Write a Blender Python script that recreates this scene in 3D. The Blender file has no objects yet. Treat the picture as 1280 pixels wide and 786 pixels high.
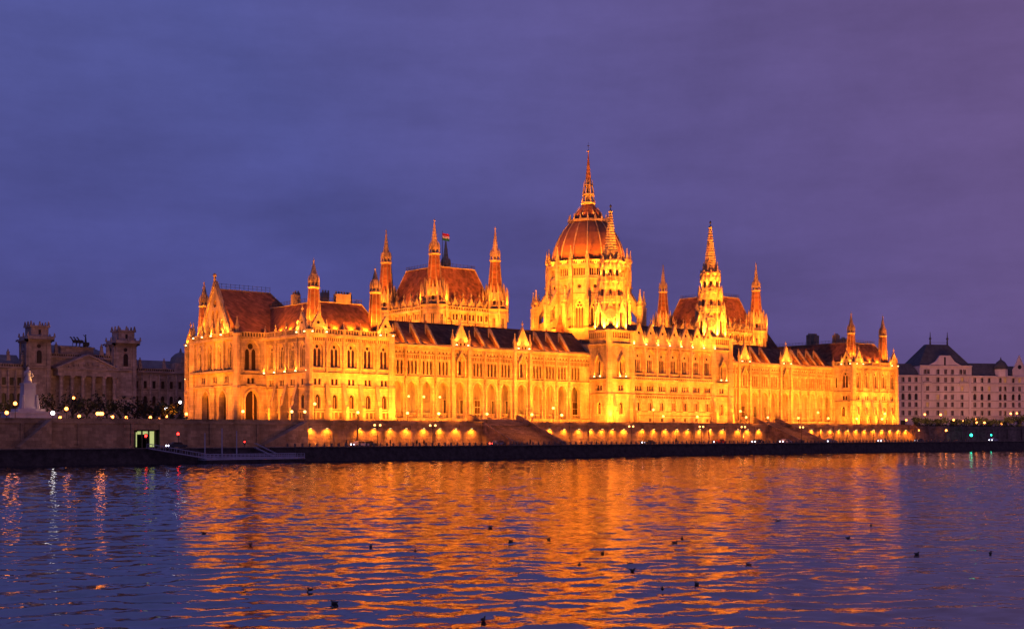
import bpy, math, random
from math import sin, cos, pi, sqrt, atan, atan2, acos, radians, tan
from mathutils import Vector
from mathutils.geometry import tessellate_polygon
random.seed(7)
R = radians
scene = bpy.context.scene
COL = scene.collection

# ------------------------------------------------------------------ camera maths
FL = 1555.0; AZ = R(39.9); CX, CY, CZ = -304.0, -285.0, 6.5; HOR = 541.0
def at(px, Y, py=None):
    """X (and Z) on the vertical plane y=Y seen at photo pixel px (py)."""
    a = atan((px-640)/FL); p = a+AZ; d = (Y-CY)/cos(p)
    if py is None: return CX+d*sin(p)
    return CX+d*sin(p), CZ+(HOR-py)/FL*d*cos(a)
def atx(px, X):
    a = atan((px-640)/FL); p = a+AZ; d = (X-CX)/sin(p)
    return CY+d*cos(p)
def onwater(px, py, z=0.0):
    dep = (CZ-z)*FL/(py-HOR); l = (px-640)/FL*dep
    return CX+dep*sin(AZ)+l*cos(AZ), CY+dep*cos(AZ)-l*sin(AZ)

# ------------------------------------------------------------------ materials
MATS = []; MI = {}
def mat(name, col, rough=0.85, var=0.25, scale=0.6, metal=0.0, bump=0.0, bscale=3.0, emit=None, estr=0.0, streak=False, spec=0.3, blocks=None):
    m = bpy.data.materials.new(name); m.use_nodes = True
    nt = m.node_tree; b = nt.nodes['Principled BSDF']
    b.inputs['Roughness'].default_value = rough; b.inputs['Metallic'].default_value = metal
    b.inputs['Specular IOR Level'].default_value = spec
    tc = nt.nodes.new('ShaderNodeTexCoord'); n = nt.nodes.new('ShaderNodeTexNoise')
    n.inputs['Scale'].default_value = scale; n.inputs['Detail'].default_value = 6; n.inputs['Roughness'].default_value = 0.65
    geo = nt.nodes.new('ShaderNodeNewGeometry')
    mp = nt.nodes.new('ShaderNodeMapping'); mp.inputs['Scale'].default_value = (1, 1, 0.35 if streak else 1)
    nt.links.new(geo.outputs['Position'], mp.inputs['Vector']); nt.links.new(mp.outputs[0], n.inputs['Vector'])
    cr = nt.nodes.new('ShaderNodeValToRGB')
    c0 = [c*(1-var) for c in col]; c1 = [min(1, c*(1+var)) for c in col]
    cr.color_ramp.elements[0].position = 0.3; cr.color_ramp.elements[0].color = (*c0, 1)
    cr.color_ramp.elements[1].position = 0.7; cr.color_ramp.elements[1].color = (*c1, 1)
    nt.links.new(n.outputs['Fac'], cr.inputs['Fac'])
    if blocks:
        bw, bh, lo = blocks
        sp = nt.nodes.new('ShaderNodeSeparateXYZ'); nt.links.new(geo.outputs['Position'], sp.inputs[0])
        sm = nt.nodes.new('ShaderNodeMath'); sm.operation = 'ADD'; nt.links.new(sp.outputs[0], sm.inputs[0]); nt.links.new(sp.outputs[1], sm.inputs[1])
        cb = nt.nodes.new('ShaderNodeCombineXYZ'); nt.links.new(sm.outputs[0], cb.inputs[0]); nt.links.new(sp.outputs[2], cb.inputs[1])
        br = nt.nodes.new('ShaderNodeTexBrick'); br.inputs['Scale'].default_value = 1.0; br.inputs['Brick Width'].default_value = bw; br.inputs['Row Height'].default_value = bh
        br.inputs['Mortar Size'].default_value = 0.03; br.inputs['Color1'].default_value = (1.12, 1.12, 1.12, 1); br.inputs['Color2'].default_value = (lo, lo, lo, 1); br.inputs['Mortar'].default_value = (0.8, 0.78, 0.75, 1)
        nt.links.new(cb.outputs[0], br.inputs['Vector'])
        n3 = nt.nodes.new('ShaderNodeTexNoise'); n3.inputs['Scale'].default_value = 0.12; n3.inputs['Detail'].default_value = 8; n3.inputs['Roughness'].default_value = 0.7; nt.links.new(mp.outputs[0], n3.inputs['Vector'])
        m3 = nt.nodes.new('ShaderNodeMapRange'); m3.inputs[1].default_value = 0.35; m3.inputs[2].default_value = 0.62; m3.inputs[3].default_value = 0.62; m3.inputs[4].default_value = 1.12; nt.links.new(n3.outputs['Fac'], m3.inputs[0])
        v1 = nt.nodes.new('ShaderNodeVectorMath'); v1.operation = 'MULTIPLY'; nt.links.new(cr.outputs['Color'], v1.inputs[0]); nt.links.new(br.outputs['Color'], v1.inputs[1])
        v2 = nt.nodes.new('ShaderNodeVectorMath'); v2.operation = 'SCALE'; nt.links.new(v1.outputs[0], v2.inputs[0]); nt.links.new(m3.outputs[0], v2.inputs['Scale'])
        nt.links.new(v2.outputs[0], b.inputs['Base Color'])
    else: nt.links.new(cr.outputs['Color'], b.inputs['Base Color'])
    if bump:
        n2 = nt.nodes.new('ShaderNodeTexNoise'); n2.inputs['Scale'].default_value = bscale; n2.inputs['Detail'].default_value = 4
        nt.links.new(geo.outputs['Position'], n2.inputs['Vector'])
        bp = nt.nodes.new('ShaderNodeBump'); bp.inputs['Strength'].default_value = bump; bp.inputs['Distance'].default_value = 0.3
        nt.links.new(n2.outputs['Fac'], bp.inputs['Height']); nt.links.new(bp.outputs['Normal'], b.inputs['Normal'])
    if emit:
        b.inputs['Emission Color'].default_value = (*emit, 1); b.inputs['Emission Strength'].default_value = estr
    MI[name] = len(MATS); MATS.append(m); return m
mat('stone', (0.46, 0.36, 0.21), 0.9, 0.38, 0.5, bump=0.6, bscale=1.6, streak=True, blocks=(1.5, 0.62, 0.86))
mat('painted_shade', (0.09, 0.065, 0.045), 0.95, 0.4, 0.6)  # dark tone that paints shade into ledges, gaps and niches
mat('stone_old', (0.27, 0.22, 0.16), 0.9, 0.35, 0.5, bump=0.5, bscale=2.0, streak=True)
mat('roof', (0.26, 0.105, 0.05), 0.75, 0.35, 0.8, bump=0.6, bscale=4.0, blocks=(0.9, 0.8, 0.6))
mat('roof_dark', (0.17, 0.085, 0.05), 0.85, 0.3, 0.8, blocks=(1.2, 0.9, 0.6))
mat('dome_tile', (0.22, 0.095, 0.04), 0.6, 0.25, 0.5, bump=0.3, bscale=2.5)
mat('glass', (0.025, 0.014, 0.01), 0.35, 0.3, 0.5, spec=0.4)
mat('door_wood', (0.09, 0.04, 0.02), 0.6, 0.3, 2.0)
mat('iron', (0.03, 0.028, 0.03), 0.6, 0.2, 2.0)
mat('rail_paint', (0.45, 0.42, 0.50), 0.6, 0.2, 1.0)
mat('quay_stone', (0.06, 0.045, 0.042), 0.9, 0.5, 0.7, bump=0.8, bscale=1.5)
mat('wall_stone', (0.26, 0.19, 0.15), 0.92, 0.3, 0.5, bump=0.7, bscale=1.5, streak=True, blocks=(1.6, 0.7, 0.7))
mat('asphalt', (0.05, 0.048, 0.05), 0.8, 0.2, 1.0)
mat('paving', (0.20, 0.18, 0.16), 0.85, 0.2, 0.6)
mat('earth', (0.06, 0.055, 0.045), 0.95, 0.3, 0.1)
mat('museum_stone', (0.42, 0.31, 0.29), 0.9, 0.35, 0.25, bump=0.4, bscale=1.0, streak=True, blocks=(2.2, 0.9, 0.7))
mat('museum_roof', (0.15, 0.16, 0.19), 0.7, 0.25, 0.4)
mat('plaster', (0.62, 0.46, 0.50), 0.9, 0.2, 0.2, streak=True)
mat('slate', (0.085, 0.075, 0.085), 0.7, 0.3, 0.6)
mat('marble', (0.52, 0.44, 0.46), 0.7, 0.15, 0.8, streak=True)
mat('bark', (0.05, 0.04, 0.03), 0.95, 0.3, 2.0)
mat('leaf', (0.045, 0.05, 0.025), 0.9, 0.45, 0.9)
mat('car_dark', (0.03, 0.035, 0.05), 0.25, 0.1, 1.0, spec=0.5)
mat('car_blue', (0.05, 0.08, 0.25), 0.25, 0.1, 1.0, spec=0.5)
mat('car_red', (0.30, 0.03, 0.02), 0.25, 0.1, 1.0, spec=0.5)
mat('car_silver', (0.45, 0.45, 0.5), 0.3, 0.1, 1.0, spec=0.5)
mat('rubber', (0.02, 0.02, 0.02), 0.8, 0.1, 1.0)
mat('cloth_dark', (0.04, 0.04, 0.05), 0.9, 0.2, 2.0)
mat('cloth_brown', (0.12, 0.08, 0.06), 0.9, 0.2, 2.0)
mat('skin', (0.45, 0.28, 0.2), 0.7, 0.05, 2.0)
mat('feather', (0.05, 0.045, 0.045), 0.8, 0.2, 4.0)
mat('flag_red', (0.55, 0.03, 0.03), 0.8, 0.05); mat('flag_white', (0.7, 0.7, 0.7), 0.8, 0.05); mat('flag_green', (0.03, 0.25, 0.08), 0.8, 0.05)
mat('glow_warm', (0.8, 0.7, 0.5), emit=(1.0, 0.50, 0.14), estr=4.5)
mat('glow_orange', (0.8, 0.5, 0.3), emit=(1.0, 0.24, 0.035), estr=16)
mat('glow_white', (0.8, 0.8, 0.8), emit=(0.85, 0.80, 0.80), estr=12)
mat('glow_spot', (0.8, 0.8, 0.6), emit=(1.0, 0.72, 0.30), estr=5)
mat('glow_head', (0.8, 0.8, 0.8), emit=(0.80, 0.80, 1.0), estr=6)
mat('glow_tail', (0.6, 0.05, 0.05), emit=(1.0, 0.04, 0.02), estr=14)
mat('glow_red', (0.6, 0.05, 0.05), emit=(1.0, 0.02, 0.015), estr=12)
mat('glow_green', (0.05, 0.6, 0.5), emit=(0.02, 1.0, 0.55), estr=9)
mat('glow_amber', (0.8, 0.5, 0.2), emit=(1.0, 0.42, 0.10), estr=6)
mat('window_lit', (0.3, 0.2, 0.1), emit=(1.0, 0.40, 0.12), estr=0.2)
mat('shop_lit', (0.3, 0.2, 0.1), emit=(1.0, 0.62, 0.25), estr=1.1)
mat('tube_lit', (0.6, 0.7, 0.4), emit=(0.72, 0.85, 0.30), estr=0.6)

# ------------------------------------------------------------------ geometry kit
class Fr:
    """wall frame: u along the wall, v up, w out of the wall"""
    def __init__(s, ox=0, oy=0, oz=0, ang=0):
        s.o = (ox, oy, oz); s.ang = ang; s.dx, s.dy = cos(ang), sin(ang); s.nx, s.ny = sin(ang), -cos(ang)
    def pt(s, u, v, w=0):
        return (s.o[0]+u*s.dx+w*s.nx, s.o[1]+u*s.dy+w*s.ny, s.o[2]+v)
L0 = Fr()
class MB:
    def __init__(s, default='stone'): s.v = []; s.f = []; s.m = []; s.d = default
    def add(s, vs, fs, m=None):
        n = len(s.v); s.v += [tuple(x) for x in vs]
        for f in fs: s.f.append([n+i for i in f]); s.m.append(MI[m or s.d])
    def box(s, fr, u0, u1, v0, v1, w0, w1, m=None):
        P = [fr.pt(u, v, w) for w in (w0, w1) for v in (v0, v1) for u in (u0, u1)]
        s.add(P, [(0,2,3,1),(4,5,7,6),(0,1,5,4),(2,6,7,3),(0,4,6,2),(1,3,7,5)], m)
    def prism(s, fr, pts, w0, w1, m=None, m2=None):
        n = len(pts); P = [fr.pt(u, v, w0) for u, v in pts]+[fr.pt(u, v, w1) for u, v in pts]
        tri = tessellate_polygon([[Vector((u, v, 0)) for u, v in pts]])
        s.add(P, [t for t in tri]+[tuple(i+n for i in t) for t in tri], m)
        s.add(P, [(i, (i+1) % n, (i+1) % n+n, i+n) for i in range(n)], m2 or m)
    def prismu(s, fr, pts, u0, u1, m=None):            # profile (w,v) extruded along u
        n = len(pts); P = [fr.pt(u0, v, w) for w, v in pts]+[fr.pt(u1, v, w) for w, v in pts]
        s.add(P, [tuple(range(n)), tuple(range(2*n-1, n-1, -1))]+[(i, (i+1) % n, (i+1) % n+n, i+n) for i in range(n)], m)
    def fr_(s, cx, cy, z0, z1, r0, r1, n=8, rot=None, m=None, cap=True):
        if rot is None: rot = pi/n
        P = [(cx+r0*cos(rot+2*pi*i/n), cy+r0*sin(rot+2*pi*i/n), z0) for i in range(n)]
        P += [(cx+r1*cos(rot+2*pi*i/n), cy+r1*sin(rot+2*pi*i/n), z1) for i in range(n)]
        F = [(i, (i+1) % n, (i+1) % n+n, i+n) for i in range(n)]
        if cap: F += [tuple(range(n, 2*n)), tuple(range(n-1, -1, -1))]
        s.add(P, F, m)
    def lathe(s, cx, cy, prof, n=16, rot=0, m=None, a0=0, a1=2*pi):
        for (ra, za), (rb, zb) in zip(prof, prof[1:]): s.fr_(cx, cy, za, zb, ra, rb, n, rot, m, cap=False)
    def ball(s, cx, cy, cz, r, m=None, n=10, k=6, sx=1, sy=1, sz=1):
        P = []; F = []
        for j in range(k+1):
            t = pi*j/k
            for i in range(n): P.append((cx+sx*r*sin(t)*cos(2*pi*i/n), cy+sy*r*sin(t)*sin(2*pi*i/n), cz+sz*r*cos(t)))
        for j in range(k):
            for i in range(n): F.append((j*n+i, (j+1)*n+i, (j+1)*n+(i+1) % n, j*n+(i+1) % n))
        s.add(P, F, m)
    def tube(s, a, b, r0, r1=None, m=None, n=6):
        a = Vector(a); b = Vector(b); r1 = r0 if r1 is None else r1
        d = (b-a).normalized(); x = d.orthogonal().normalized(); y = d.cross(x)
        P = [a+(x*cos(2*pi*i/n)+y*sin(2*pi*i/n))*r0 for i in range(n)]+[b+(x*cos(2*pi*i/n)+y*sin(2*pi*i/n))*r1 for i in range(n)]
        s.add(P, [(i, (i+1) % n, (i+1) % n+n, i+n) for i in range(n)]+[tuple(range(n-1, -1, -1)), tuple(range(n, 2*n))], m)
    def mesh(s, name, org=(0, 0, 0), smooth=False):
        me = bpy.data.meshes.new(name)
        me.from_pydata([(x-org[0], y-org[1], z-org[2]) for x, y, z in s.v], [], s.f)
        used = sorted(set(s.m)); rem = {k: i for i, k in enumerate(used)}
        for k in used: me.materials.append(MATS[k])
        me.polygons.foreach_set('material_index', [rem[k] for k in s.m])
        if smooth: me.polygons.foreach_set('use_smooth', [True]*len(s.f))
        me.update()
        import bmesh
        bm = bmesh.new(); bm.from_mesh(me); bmesh.ops.recalc_face_normals(bm, faces=bm.faces); bm.to_mesh(me); bm.free()
        return me
WO = {}
def link(o, parent, loc, rot=0.0):
    COL.objects.link(o); WO[o.name] = Vector(loc)
    if parent: o.parent = parent; o.location = Vector(loc)-WO[parent.name]
    else: o.location = loc
    o.rotation_euler = (0, 0, rot); return o
def obj(name, mb, parent=None, org=None, smooth=False):
    if org is None: org = tuple(WO[parent.name]) if parent else (0, 0, 0)
    return link(bpy.data.objects.new(name, mb.mesh(name, org, smooth)), parent, org)
def put(name, me, parent, loc, rot=0.0):
    return link(bpy.data.objects.new(name, me), parent, loc, rot)
def putf(name, me, parent, fr, u, v, w=0): return put(name, me, parent, fr.pt(u, v, w), fr.ang)
def empty(name, loc, parent=None): return link(bpy.data.objects.new(name, None), parent, loc)
def tag(o, label, cat, group=None, kind=None):
    o['label'] = label; o['category'] = cat
    if group: o['group'] = group
    if kind: o['kind'] = kind
    return o
def struct(name, mb, kind='structure'):
    o = obj(name, mb); o['kind'] = kind; return o
def dup(root, loc, rot=0.0, label=None, group=None):
    r = root.copy(); COL.objects.link(r); r.location = loc; r.rotation_euler = (0, 0, rot); WO[r.name] = Vector(loc)
    if label: r['label'] = label
    if group: r['group'] = group
    for ch in list(root.children):
        c = ch.copy(); COL.objects.link(c); c.parent = r
        for g in list(ch.children):
            d = g.copy(); COL.objects.link(d); d.parent = c
    return r

def arch(w, h, rise=None, n=5):
    rise = rise or 0.75*w; hs = h-rise; r = (rise*rise+w*w/4)/w; c = w/2-r; amax = acos(max(-1, min(1, (r-w/2)/r)))
    right = [(c+r*cos(amax*i/n), hs+r*sin(amax*i/n)) for i in range(n)]
    return [(-w/2, 0), (w/2, 0)]+right+[(0, h)]+[(-u, v) for u, v in reversed(right)]
def rect(w, h): return [(-w/2, 0), (w/2, 0), (w/2, h), (-w/2, h)]
def sh(pts, du, dv=0): return [(u+du, v+dv) for u, v in pts]
def circ(r, uc, vc, n=10): return [(uc+r*cos(2*pi*i/n), vc+r*sin(2*pi*i/n)) for i in range(n)]
def sheet(mb, fr, outer, holes, w, m=None):
    loops = [[Vector((u, v, 0)) for u, v in outer]]+[[Vector((u, v, 0)) for u, v in h] for h in holes]
    flat = [p for l in loops for p in l]
    mb.add([fr.pt(p.x, p.y, w) for p in flat], list(tessellate_polygon(loops)), m)
def rim(mb, fr, pts, w0, w1, m=None):
    n = len(pts); P = [fr.pt(u, v, w0) for u, v in pts]+[fr.pt(u, v, w1) for u, v in pts]
    mb.add(P, [(i, (i+1) % n, (i+1) % n+n, i+n) for i in range(n)], m)
def offs(pts, k, vbase=True):
    cu = sum(p[0] for p in pts)/len(pts); w = max(p[0] for p in pts)-cu; h = max(p[1] for p in pts)
    return [(cu+(u-cu)*(1+k/w), v if (vbase and v < 0.01) else v*(1+k/h)) for u, v in pts]
def hood(mb, fr, pts, k, w0, w1, m=None):
    o = offs(pts, k); n = len(pts)
    idx = list(range(1, n))+[0]
    for a, b in zip(idx, idx[1:]):
        q = [pts[a], pts[b], o[b], o[a]]
        P = [fr.pt(u, v, w0) for u, v in q]+[fr.pt(u, v, w1) for u, v in q]
        mb.add(P, [(4, 5, 6, 7), (0, 1, 5, 4), (1, 2, 6, 5), (2, 3, 7, 6), (3, 0, 4, 7)], m)
class Win:
    """a window kind: opening outline, mesh (traceried plate, glass, hood mould), reveal depth"""
    def __init__(s, outline, lights=None, depth=0.5, hoodk=0.22, sill=True, bars=(), stone='stone', glass='glass', gable=0, name='window'):
        s.out = outline; s.depth = depth; s.name = name; mb = MB(stone)
        w = max(p[0] for p in outline); h = max(p[1] for p in outline)
        if lights:
            sheet(mb, L0, outline, lights, -depth)
            for l in lights: rim(mb, L0, l, -depth, -depth-0.12)
        sheet(mb, L0, outline, [], -depth-0.12, glass)
        rim(mb, L0, outline, -depth+0.01, -depth-0.12)
        for (u, v0, v1, k) in bars: mb.box(L0, u-k, u+k, v0, v1, -depth-0.1, -depth+0.03)
        if hoodk: hood(mb, L0, outline, hoodk, 0.0, 0.18)
        if sill: mb.box(L0, -w-0.25, w+0.25, -0.28, -0.02, 0.0, 0.3)
        if gable:
            a = gable; t = h+a*0.9
            for sgn in (-1, 1):
                q = [(sgn*(w+0.9), h-0.9*w), (0, t), (0, t-0.55), (sgn*(w+0.45), h-0.9*w)]
                P = [L0.pt(u, v, ww) for ww in (0.0, 0.9) for u, v in q]
                mb.add(P, [(0,1,2,3),(4,5,6,7),(0,1,5,4),(1,2,6,5),(2,3,7,6),(3,0,4,7)])
                mb.box(L0, sgn*(w+0.65)-0.18, sgn*(w+0.65)+0.18, -0.5, h-0.9*w, 0, 0.8)
            mb.fr_(0, -0.45, t-0.1, t+1.5, 0.22, 0.03, 4)
        s.me = mb.mesh(s.name)
def facade(mb, fr, u0, u1, v0, v1, wins, part, place=True, m=None):
    """wall strip with real openings; wins = [(Win, u, sill v)]"""
    wins = sorted(wins, key=lambda t: t[1])
    ed = [u0]+[(a[1]+b[1])/2 for a, b in zip(wins, wins[1:])]+[u1]
    if not wins: sheet(mb, fr, [(u0, v0), (u1, v0), (u1, v1), (u0, v1)], [], 0, m); return
    for i, (W, u, v) in enumerate(wins):
        o = sh(W.out, u, v); a, b = ed[i], ed[i+1]
        sheet(mb, fr, [(a, v0), (b, v0), (b, v1), (a, v1)], [o], 0, m)
        rim(mb, fr, o, 0, -W.depth, m)
        if place: putf(W.name, W.me, part, fr, u, v)
def course(mb, fr, u0, u1, v, h=0.35, w=0.3, m=None):
    mb.box(fr, u0-0.0, u1+0.0, v, v+h, 0.002, w, m); mb.box(fr, u0+0.01, u1-0.01, v+h+0.002, v+h+0.2, 0.001, 0.05, 'painted_shade')  # dark strip paints shade along the ledge top
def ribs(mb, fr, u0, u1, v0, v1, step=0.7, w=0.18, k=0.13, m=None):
    mb.box(fr, u0+0.02, u1-0.02, v0+0.01, v1, 0.003, 0.02, 'painted_shade')  # dark backing paints shade between the ribs
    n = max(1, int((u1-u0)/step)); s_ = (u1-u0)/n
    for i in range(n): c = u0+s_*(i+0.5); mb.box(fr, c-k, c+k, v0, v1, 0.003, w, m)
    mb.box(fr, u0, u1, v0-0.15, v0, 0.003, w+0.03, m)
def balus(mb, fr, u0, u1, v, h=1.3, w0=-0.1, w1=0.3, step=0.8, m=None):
    mb.box(fr, u0+0.05, u1-0.05, v+0.22, v+h-0.25, w0+0.01, w0+0.04, 'painted_shade')  # dark backing paints shade between the balusters
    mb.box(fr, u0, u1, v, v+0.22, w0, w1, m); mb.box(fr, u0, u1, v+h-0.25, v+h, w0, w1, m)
    n = max(1, int((u1-u0)/step)); s = (u1-u0)/n
    for i in range(n+1):
        c = u0+i*s; mb.box(fr, c-0.14, c+0.14, v+0.22, v+h-0.25, w0+0.08, w1-0.08, m)
def pinn_mesh(h, r, m='stone', name='pinnacle', ball=True):
    mb = MB(m); mb.fr_(0, 0, 0, h*0.42, r, r*0.92, 4, pi/4); mb.fr_(0, 0, h*0.42, h*0.48, r*1.35, r*1.35, 4, pi/4)
    for a in range(4):
        t = a*pi/2; mb.fr_(r*0.9*cos(t), r*0.9*sin(t), h*0.45, h*0.62, r*0.35, 0.02, 4)
    mb.fr_(0, 0, h*0.48, h*0.95, r*0.95, r*0.12, 8)
    for k in range(3):
        z = h*(0.56+0.12*k); q = r*(0.85-0.25*k)*1.25; mb.fr_(0, 0, z, z+h*0.03, q, q*0.7, 8)
    mb.ball(0, 0, h*0.965, r*0.35, n=6, k=4)
    return mb.mesh(name)
PIN_S = pinn_mesh(3.4, 0.38); PIN_M = pinn_mesh(5.0, 0.5); PIN_L = pinn_mesh(7.5, 0.75); PIN_XS = pinn_mesh(2.2, 0.26)
def gable_mesh(w, h, t=0.5, lights=0, ocu=True, base=1.8, name='gable'):
    mb = MB('stone'); out = [(-w/2, 0), (w/2, 0), (w/2, base), (0, h), (-w/2, base)]; holes = []
    if ocu: holes.append(circ(w*0.11, 0, base+(h-base)*0.33, 8))
    for i in range(lights):
        c = (i-(lights-1)/2)*(w*0.7/lights); holes.append(sh(arch(w*0.42/lights, base*0.85, n=2), c, base*0.15))
    sheet(mb, L0, out, holes, 0)
    for hh in holes: rim(mb, L0, hh, 0, -0.3)
    sheet(mb, L0, out, [], -0.3, 'glass'); rim(mb, L0, out, 0, -t); sheet(mb, L0, out, [], -t)
    L = sqrt((w/2)**2+(h-base)**2)
    for sg in (-1, 1):
        q = [(sg*(w/2+0.15), base-0.25), (sg*(w/2-0.25), base-0.25), (0, h-0.55), (0, h+0.2)]
        P = [L0.pt(u, v, ww) for ww in (-t-0.1, 0.22) for u, v in q]
        mb.add(P, [(0,1,2,3),(4,5,6,7),(0,1,5,4),(1,2,6,5),(2,3,7,6),(3,0,4,7)])
        k = max(3, int(L/0.9))
        for i in range(1, k):
            f = i/k; mb.fr_(sg*(w/2)*(1-f), 0.1, base+(h-base)*f+0.05, base+(h-base)*f+0.55, 0.2, 0.05, 4)
        mb.fr_(sg*(w/2+0.1), 0.15, -0.2, base+0.6, 0.32, 0.3, 4, pi/4); mb.fr_(sg*(w/2+0.1), 0.15, base+0.6, base+2.3, 0.34, 0.03, 4, pi/4)
    mb.fr_(0, 0.1, h, h+1.0, 0.12, 0.1, 4); mb.fr_(0, 0.1, h+0.8, h+1.3, 0.35, 0.25, 4); mb.fr_(0, 0.1, h+1.3, h+2.0, 0.16, 0.02, 4)
    return mb.mesh(name)

# window kinds of the parliament
W_TWIN = Win(arch(3.0, 6.6, 2.1), [sh(arch(0.82, 4.6, 0.7, 3), -0.62, 0.3), sh(arch(0.82, 4.6, 0.7, 3), 0.62, 0.3), circ(0.45, 0, 5.35)], 0.35, 0.3)
W_TWINN = Win(arch(2.5, 6.6, 1.8), [sh(arch(0.66, 4.6, 0.6, 3), -0.5, 0.3), sh(arch(0.7, 4.6, 0.6, 3), 0.5, 0.3), circ(0.4, 0, 5.35)], 0.16, 0.3)
W_BIG = Win(arch(4.6, 8.2, 3.0), [sh(arch(1.2, 5.6, 1.0, 3), -0.95, 0.3), sh(arch(1.2, 5.6, 1.0, 3), 0.95, 0.3), circ(0.8, 0, 6.5)], 0.6, 0.35)
W_PAIR = Win(rect(2.2, 1.8), [sh(rect(0.72, 1.5), -0.6, 0.15), sh(rect(0.72, 1.5), 0.6, 0.15)], 0.12, 0)
W_TRIP = Win(rect(3.2, 1.9), [sh(rect(0.7, 1.5), -1.05, 0.2), sh(rect(0.7, 1.5), 0, 0.2), sh(rect(0.7, 1.5), 1.05, 0.2)], 0.1, 0.15)
W_LOW = Win(arch(1.5, 3.7, 0.9), None, 0.22, 0.28, bars=((0, 0, 2.9, 0.06),))
W_LOWC = Win(arch(1.9, 3.7, 1.1), [sh(rect(0.66, 2.5), -0.42, 0.1), sh(rect(0.66, 2.5), 0.42, 0.1)], 0.2, 0.3)
W_SLIT = Win(rect(1.0, 1.1), None, 0.4, 0, False)
W_LANC = Win(arch(0.8, 4.0, 0.7, 3), None, 0.1, 0.16, False)
W_CENT = Win(arch(3.7, 7.4, 2.3), [sh(rect(2.1, 3.9), 0, 0.25), circ(0.5, 0, 5.45, 6)], 0.35, 0.3, bars=((-0.35, 0.2, 4.2, 0.1), (0.35, 0.2, 4.2, 0.1)))
W_AED = Win(arch(1.5, 4.9, 1.2), [sh(arch(1.1, 4.5, 0.9, 3), 0, 0.1)], 0.25, 0.2, gable=2.2)
W_TALL4 = Win(arch(1.9, 6.4, 1.5), [sh(arch(1.2, 4.6, 0.8, 3), 0, 0.3), circ(0.35, 0, 5.3)], 0.2, 0.3)
W_DRUM = Win(arch(3.1, 10.5, 2.4), [sh(arch(0.75, 7.2, 0.6, 3), -0.95, 0.3), sh(arch(0.75, 7.2, 0.6, 3), 0, 0.3), sh(arch(0.75, 7.2, 0.6, 3), 0.95, 0.3), circ(0.42, -0.5, 8.2), circ(0.42, 0.5, 8.2), circ(0.4, 0, 9.2)], 0.6, 0.3)
W_GAL = Win(rect(4.0, 2.7), [sh(rect(0.5, 2.3), -1.6+0.8*i, 0.2) for i in range(5)], 0.5, 0, False)
W_ROSE = Win(sh(circ(1.0, 0, 1.0, 12), 0), [[(0.85*(1 if i % 2 else 0.6)*cos(2*pi*i/16), 1+0.85*(1 if i % 2 else 0.6)*sin(2*pi*i/16)) for i in range(16)]], 0.3, 0.0, False)
W_STRIP = Win(rect(2.6, 2.2), [sh(rect(0.8, 1.8), -0.65, 0.2), sh(rect(0.8, 1.8), 0.65, 0.2)], 0.15, 0, False)
W_STAGE = Win(arch(1.5, 5.5, 1.3), [sh(arch(0.9, 4.6, 0.8, 3), 0, 0.3)], 0.4, 0.25)
W_STAGES = Win(arch(1.2, 4.2, 1.0), None, 0.35, 0.22)
OPEN_ARCH = Win(arch(3.7, 10.2, 2.4), None, 0.9, 0.4, False)
DOOR_ARCH = Win(arch(4.2, 9.4, 2.9), None, 1.3, 0.55, False)

B = 8.5
PARL = tag(empty('parliament_building', (-8.9, 20, B)), 'vast floodlit golden Gothic palace with a red brown dome and many spires', 'building')
LAMPS = []        # (loc, target, watts, colour, cone deg, blend, radius)
SOD = (1.0, 0.235, 0.010); SOD2 = (1.0, 0.34, 0.03)
KP = [2.2]
def spot(loc, tgt, w, col=SOD, cone=80, blend=0.6, rad=0.25): LAMPS.append((loc, tgt, w*KP[0]*2.9, col, cone, blend, rad))
GLOW = MB('glow_spot')
bulb = MB('glow_spot'); bulb.ball(0, 0, 0, 0.26, n=8, k=5); bulb.fr_(0, 0, -0.35, -0.1, 0.2, 0.25, 8, m='iron'); BULB = bulb.mesh('floodlight')
NB = [0]
def uplight(part, loc, tgt, w=260, cone=110, show=True, col=SOD2):
    if show: put('floodlight', BULB, part, loc)
    spot((loc[0], loc[1], loc[2]+0.35), tgt, w, col, cone, 0.8, 0.12)

# buttress
bt = MB('stone'); bt.prismu(L0, [(0, 0), (2.3, 0), (2.3, 4.6), (1.7, 5.2), (1.5, 6.2), (0.35, 10.4), (0, 10.4)], -0.45, 0.45)
bt.prismu(L0, [(1.62, 6.25), (0.45, 10.6), (0.25, 10.6), (1.3, 6.25)], -0.58, 0.58, 'stone_old'); BUTT = bt.mesh('buttress')

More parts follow.
